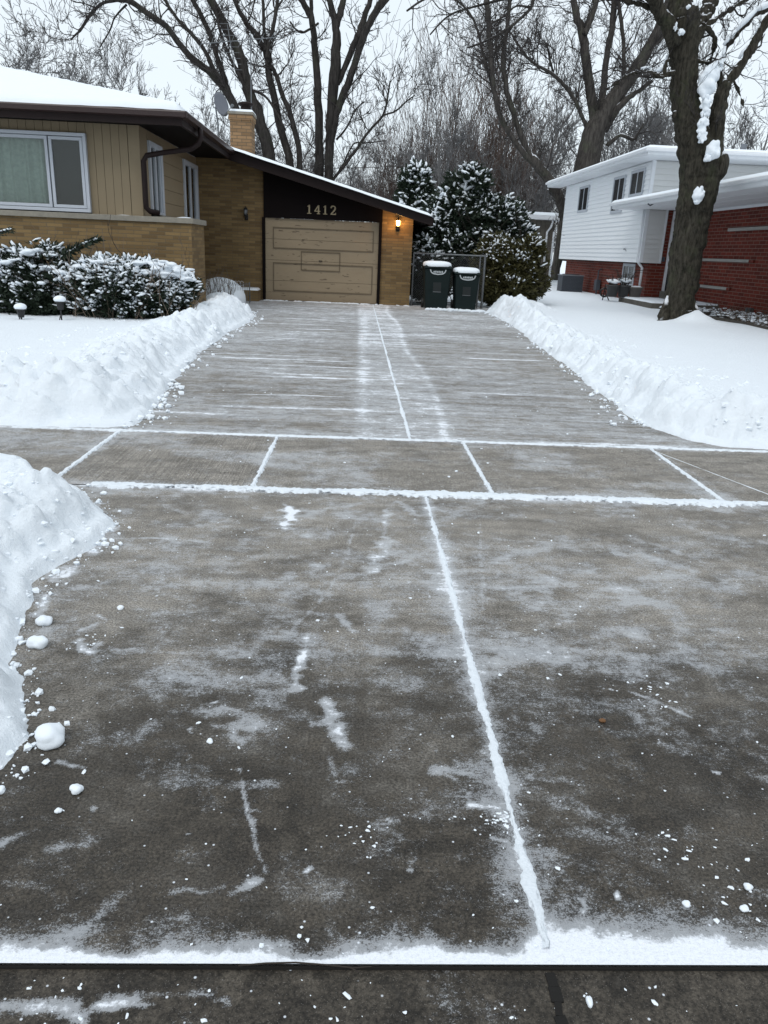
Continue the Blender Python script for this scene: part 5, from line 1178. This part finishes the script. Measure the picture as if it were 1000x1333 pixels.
# brown thicket of tall saplings behind the yews
LAB_TH = 'tall thin reddish brown bare shrub in the thicket behind the evergreens'
def sapling(seed):
    T = empty('bare_shrub', (0, 0, 0), LAB_TH, 'shrub', 'bare thicket behind the evergreens'); B = Branches(seed, .16, .11); R = random.Random(seed)
    for s_ in range(8):
        a = R.random()*6.28; el = R.uniform(1.15, 1.5)
        B.grow((R.gauss(0, .25), R.gauss(0, .25), 0), (math.cos(a)*math.cos(el), math.sin(a)*math.cos(el), math.sin(el)), R.uniform(3.6, 6.4), R.uniform(.018, .034), 0, [8, 3], 0, .006)
    B.build('stems', M['stem_red'], T); cnt.append(len(B.P0)); return T
sp_ = [sapling(51), sapling(52), sapling(53)]; us_ = [True]*3
for i_ in range(20):
    px = 495+i_*9.0+R.uniform(-5, 5); Y_ = R.uniform(50, 56); p = at(px, 335, Y_); hs = (1.0+.25*math.exp(-((px-620)/60)**2)-.25*math.exp(-((px-505)/30)**2))*Y_/35*R.uniform(.8, 1.05)
    place(sp_[i_ % 3], us_[i_ % 3], (p.x, Y_, -.1), R.random()*6.28, hs); us_[i_ % 3] = False

# ================================================================== EVERGREENS
def evergreen(name, label, mat, lobes, seed, n, leaf=.075, snow=.5, stems=None, group=None, cat='shrub', snow_r=.05, dens_top=1.0, floor=.02):
    """lobes: (x, y, z, rx, ry, rz) ellipsoids filled with sprays of needles"""
    rs_ = np.random.RandomState(seed); T = empty(name, (lobes[0][0], lobes[0][1], 0), label, cat, group)
    lob = np.array(lobes, float); vol = lob[:, 3]*lob[:, 5]; k_ = rs_.choice(len(lob), n, p=vol/vol.sum())
    d = rs_.randn(n, 3); d /= np.linalg.norm(d, axis=1, keepdims=True); rad = 1-.55*rs_.rand(n)**1.7
    rad = rad*(1+.16*rs_.randn(n)*.6); Lb = lob[k_]; Pc = Lb[:, :3]+d*rad[:, None]*Lb[:, 3:]
    # clumping
    cl_ = fbm(Pc[:, 0]*3.1+Pc[:, 2]*2.3, Pc[:, 1]*3.1-Pc[:, 2]*1.7, 3, seed); keep = (cl_ > .36+.1*rs_.rand(n)) & (Pc[:, 2] > floor); Pc = Pc[keep]; d = d[keep]; rad = rad[keep]; m_ = len(Pc)
    # every spray: five narrow leaves fanned round an outward, slightly rising direction
    ax = d*np.array([1, 1, .5])+rs_.randn(m_, 3)*.45+np.array([0, 0, .25]); ax /= np.linalg.norm(ax, axis=1, keepdims=True)
    Vs = []; 
    for j in range(6):
        dj = ax+rs_.randn(m_, 3)*.5; dj /= np.linalg.norm(dj, axis=1, keepdims=True); sd = np.cross(dj, rs_.randn(m_, 3)); sd /= np.linalg.norm(sd, axis=1, keepdims=True)+1e-9
        L_ = leaf*(.7+.9*rs_.rand(m_, 1)); w_ = L_*.17; p0 = Pc+rs_.randn(m_, 3)*leaf*.25
        Vs.append(np.stack([p0-sd*w_*.4, p0+dj*L_*.5-sd*w_, p0+dj*L_, p0+dj*L_*.5+sd*w_], 1))
    V = np.concatenate(Vs, 0).reshape(-1, 3); Q = np.arange(len(V)).reshape(-1, 4); np_mesh('foliage', V, Q, mat, T)
    # snow caught on the upper sides
    score = d[:, 2]*.9+.35*d[:, 1]*-.3+rad*.8+rs_.randn(m_)*.35+(fbm(Pc[:, 0]*5, Pc[:, 2]*5+Pc[:, 1]*3, 3, seed+3)-.5)*2.2
    idx = np.argsort(-score)[:int(m_*snow*.30)]; c = Pc[idx]+ax[idx]*leaf*.35+np.array([0, 0, leaf*.22])
    t_ = ax[idx]; r_ = snow_r*(.45+.9*rs_.rand(len(idx), 1)**1.5)
    bv, bf = ICO1; bvj = bv[None]*(1+.25*(rs_.rand(len(idx), len(bv), 1)*2-1))
    hz = t_*np.array([1, 1, .55]); hz /= np.linalg.norm(hz, axis=1, keepdims=True)+1e-9; sdv = np.cross(hz, [0, 0, 1.]); sdv /= np.linalg.norm(sdv, axis=1, keepdims=True)+1e-9; uv = np.cross(sdv, hz)
    VV = c[:, None]+r_[:, None]*(bvj[..., 0:1]*hz[:, None]*(1.5+rs_.rand(len(idx), 1, 1))+bvj[..., 1:2]*sdv[:, None]*.75+bvj[..., 2:3]*uv[:, None]*.5)
    np_mesh('snow_on_leaves', VV.reshape(-1, 3), (bf[None]+(np.arange(len(idx))*len(bv))[:, None, None]).reshape(-1, 3), M['snow_smooth'], T, True)
    B = Branches(seed, .05, .2); R = random.Random(seed)
    for i in range(stems or 14):
        L = lob[R.randrange(len(lob))]; a = R.random()*6.28; p = (L[0]+R.gauss(0, .12), L[1]+R.gauss(0, .12), 0)
        tgt = Vector((L[0]+math.cos(a)*L[3]*.85-p[0], L[1]+math.sin(a)*L[4]*.85-p[1], L[2]+L[5]*R.uniform(-.3, .85))); B.grow(p, tuple(tgt.normalized()), tgt.length, .022, 0, [5, 3], 0, .005)
    B.build('stems', M['stem_dark'], T); return T
def lobe(px, py, rpx, rpy, Y, ry=None):
    p = at(px, py, Y); s_ = 1/PXM(Y); return (p.x, Y, p.z, rpx*s_, ry or rpx*s_*.8, rpy*s_*.95)
evergreen('yew_bush', 'loose snowy yew at the left border with a branch reaching right', M['yew'], [lobe(45, 362, 42, 42, 14.3), lobe(5, 372, 34, 40, 14.2), lobe(66, 345, 22, 26, 14.3), lobe(50, 390, 46, 28, 14.2, .5), lobe(78, 372, 24, 22, 14.0, .3)], 61, 13000, .068, .60, 16, 'snowy shrubs by the tan wall', snow_r=.040)
evergreen('yew_bush', 'clipped rounded yew with a thick flat cap of snow, below the stone ledge', M['yew'], [lobe(170, 376, 76, 36, 14.3, .8), lobe(130, 372, 44, 32, 14.2, .6), lobe(215, 380, 40, 30, 14.4, .6), lobe(165, 396, 74, 20, 14.2, .6)], 62, 19000, .068, 1.2, 20, 'snowy shrubs by the tan wall', snow_r=.042)
def caps(T, spots, seed):
    q = np.random.RandomState(seed); cs = []; rs2 = []
    for px, py, rpx, n_ in spots:
        for _ in range(n_):
            u = q.uniform(-1, 1); p = at(px+u*rpx, py+6*u*u+q.randn()*2.0, 14.3+q.uniform(-.55, .3)); r = q.uniform(.035, .10); cs.append(tuple(p)); rs2.append((r*q.uniform(1, 1.9), r, r*.42))
    V, Q = blobs(cs, rs2, seed, ICO2, .16); o_ = np_mesh('snow_cap', V, Q, M['snow'], T, True); o_.location = -Vector(T.location)
    m_ = o_.modifiers.new('remesh', 'REMESH'); m_.mode = 'VOXEL'; m_.voxel_size = .018; m_.use_smooth_shade = True; m_ = o_.modifiers.new('smooth', 'SMOOTH'); m_.iterations = 3
hedges = [o for o in bpy.data.objects if o.name.startswith('yew_bush')]
caps(hedges[1], [(165, 342, 66, 120), (180, 352, 70, 90), (215, 358, 34, 40), (130, 350, 36, 40)], 5); caps(hedges[0], [(50, 326, 26, 26), (20, 340, 26, 22), (60, 350, 30, 24), (75, 362, 22, 14)], 6)
evergreen('evergreen_tree', 'narrow conical snowy evergreen just right of the garage roof end', M['yew'], [lobe(541, 245, 17, 26, 26), lobe(540, 280, 24, 34, 26), lobe(546, 320, 28, 40, 26)], 63, 9000, .15, .62, 8, 'snowy evergreens behind the bins', 'tree', snow_r=.075)
evergreen('evergreen_tree', 'tallest broad snowy evergreen behind the wheelie bins', M['yew'], [lobe(608, 245, 26, 26, 24.5), lobe(600, 285, 44, 38, 24.5), lobe(640, 290, 42, 32, 24.5), lobe(600, 335, 52, 46, 24.5), lobe(650, 330, 44, 44, 24.5), lobe(570, 300, 22, 22, 24.2), lobe(676, 312, 20, 18, 24.2), lobe(556, 350, 24, 40, 24, .6)], 64, 26000, .13, .68, 20, 'snowy evergreens behind the bins', 'tree', snow_r=.065)
evergreen('evergreen_bush', 'yellowish green evergreen bush leaning over the snow right of the bins', M['yew_yellow'], [lobe(668, 345, 38, 30, 22.8), lobe(660, 375, 40, 24, 22.6), lobe(690, 362, 24, 24, 22.6), lobe(645, 350, 28, 40, 22.8), lobe(690, 325, 16, 16, 22.7)], 65, 15000, .11, .40, 16, 'snowy evergreens behind the bins', snow_r=.045)
# twigs and canes among the left shrubs
B = Branches(91, -.01, .10); R = random.Random(9)
for _ in range(46):
    px = R.uniform(90, 250); p = at(px, 415, 13.6+R.uniform(0, .5)); a = R.uniform(-1.2, 1.2); B.grow((p.x, p.y, .05), vnorm((math.sin(a)*.6, R.uniform(-.3, .1), 1)), R.uniform(.5, 1.15), .008, 0, [2], 0, .004)
for _ in range(20):
    px = R.uniform(60, 250); p = at(px, 330, 15.2); B.grow((p.x, p.y, p.z-.35), vnorm((R.gauss(0, .3), R.gauss(0, .2), 1)), R.uniform(.35, .75), .006, 0, [4], 0, .003)
T = empty('bare_canes', tuple(gnd(170, 415)), 'arching dry brown canes in front of the clipped yew', 'dead plant'); B.build('canes', M['stem_tan'], T)
B = Branches(92, .06, .08); R = random.Random(19)
for _ in range(95):
    p = at(R.uniform(255, 303), 400, R.uniform(18.2, 19.4)); B.grow((p.x, p.y, .15), vnorm((R.gauss(0, .18), R.gauss(0, .15), 1)), R.uniform(.3, .62), .007, 0, [2], 0, .0035)
T = empty('dry_perennials', (-3.1, 18.8, 0), 'upright dry flower stalks in the snow mound beside the brick planter', 'dead plant'); B.build('stalks', M['stem_tan'], T)
# long snowy yew branch reaching out
def spray(pts, Y, n, seed, leaf, parent_label, r=.012):
    P = [at(px, py, Y) for px, py in pts]; P, Rr = smooth_path(P, [r]*len(P), 6); T = empty('yew_branch', tuple(P[0]), parent_label, 'branch'); MB().tube(P, [r*(1-.7*i/len(P)) for i in range(len(P))], 6).build('stem', M['stem_dark'], T, True)
    rs_ = np.random.RandomState(seed); i = rs_.randint(1, len(P)-1, n); c = np.array([P[j][:] for j in i])+rs_.randn(n, 3)*.02; dv = np.array([(P[j+1]-P[j])[:] for j in i]); dv /= np.linalg.norm(dv, axis=1, keepdims=True)
    dj = dv+rs_.randn(n, 3)*.6; dj /= np.linalg.norm(dj, axis=1, keepdims=True); sd = np.cross(dj, rs_.randn(n, 3)); sd /= np.linalg.norm(sd, axis=1, keepdims=True); L_ = leaf*(.6+rs_.rand(n, 1)); w_ = L_*.15
    V = np.stack([c, c+dj*L_*.5-sd*w_, c+dj*L_, c+dj*L_*.5+sd*w_], 1).reshape(-1, 3); np_mesh('needles', V, np.arange(len(V)).reshape(-1, 4), M['yew'], T)
    cs = [P[j]+Vector((0, 0, .018)) for j in rs_.randint(2, len(P)-1, n//12)]; V, Q = blobs([c_[:] for c_ in cs], [(.035, .03, .016)]*len(cs), seed); np_mesh('snow_on_branch', V, Q, M['snow_smooth'], T, True)
spray([(62, 352), (85, 332), (105, 320), (128, 311)], 14.1, 420, 1, .09, 'long dark yew branch pointing up to the right over the shrubs')
spray([(-12, 306), (2, 302), (14, 299)], 13.9, 130, 2, .06, 'snow-laden branch tip poking in at the left border')
# planting bed by the red brick wing
bed = grid_mesh('planting_bed', axis((9.0, 10.78, .05)), axis((12, 22.2, .08)), lambda X, Y: .10+.10*(fbm(X*3, Y*3, 4, 5)-.3), M['soil']); tag(bed, kind='structure')
ed = MB()
for i_ in range(9):
    a = (8.98-.0*i_, 12+i_*1.13); ed.box(8.88, 8.99, a[1], a[1]+1.11, .03, .17)
tag(ed.build('bed_edging', M['edging']), 'low dark timber edging along the planting bed by the red brick wall', 'garden edging')
rs_ = np.random.RandomState(8); B = Branches(95, .0, .3)
for _ in range(420):
    x = rs_.uniform(9.15, 10.7); y = rs_.uniform(14, 22.1); a = rs_.rand()*6.28; B.grow((x, y, .12), vnorm((math.cos(a), math.sin(a), .8)), rs_.uniform(.12, .38), .007, 0, [3], 0, .004)
tag(B.build('ground_cover', M['stem_tan'], None), kind='stuff')
n_ = 520; V, Q = blobs(np.stack([rs_.uniform(9.1, 10.7, n_), rs_.uniform(14, 22.1, n_), rs_.uniform(.12, .26, n_)], 1), np.stack([rs_.uniform(.02, .08, n_)]*2+[rs_.uniform(.01, .03, n_)], 1), 4)
tag(np_mesh('bed_snow', V, Q, M['snow_smooth'], None, True), kind='stuff')
print('segments', cnt, sum(cnt))
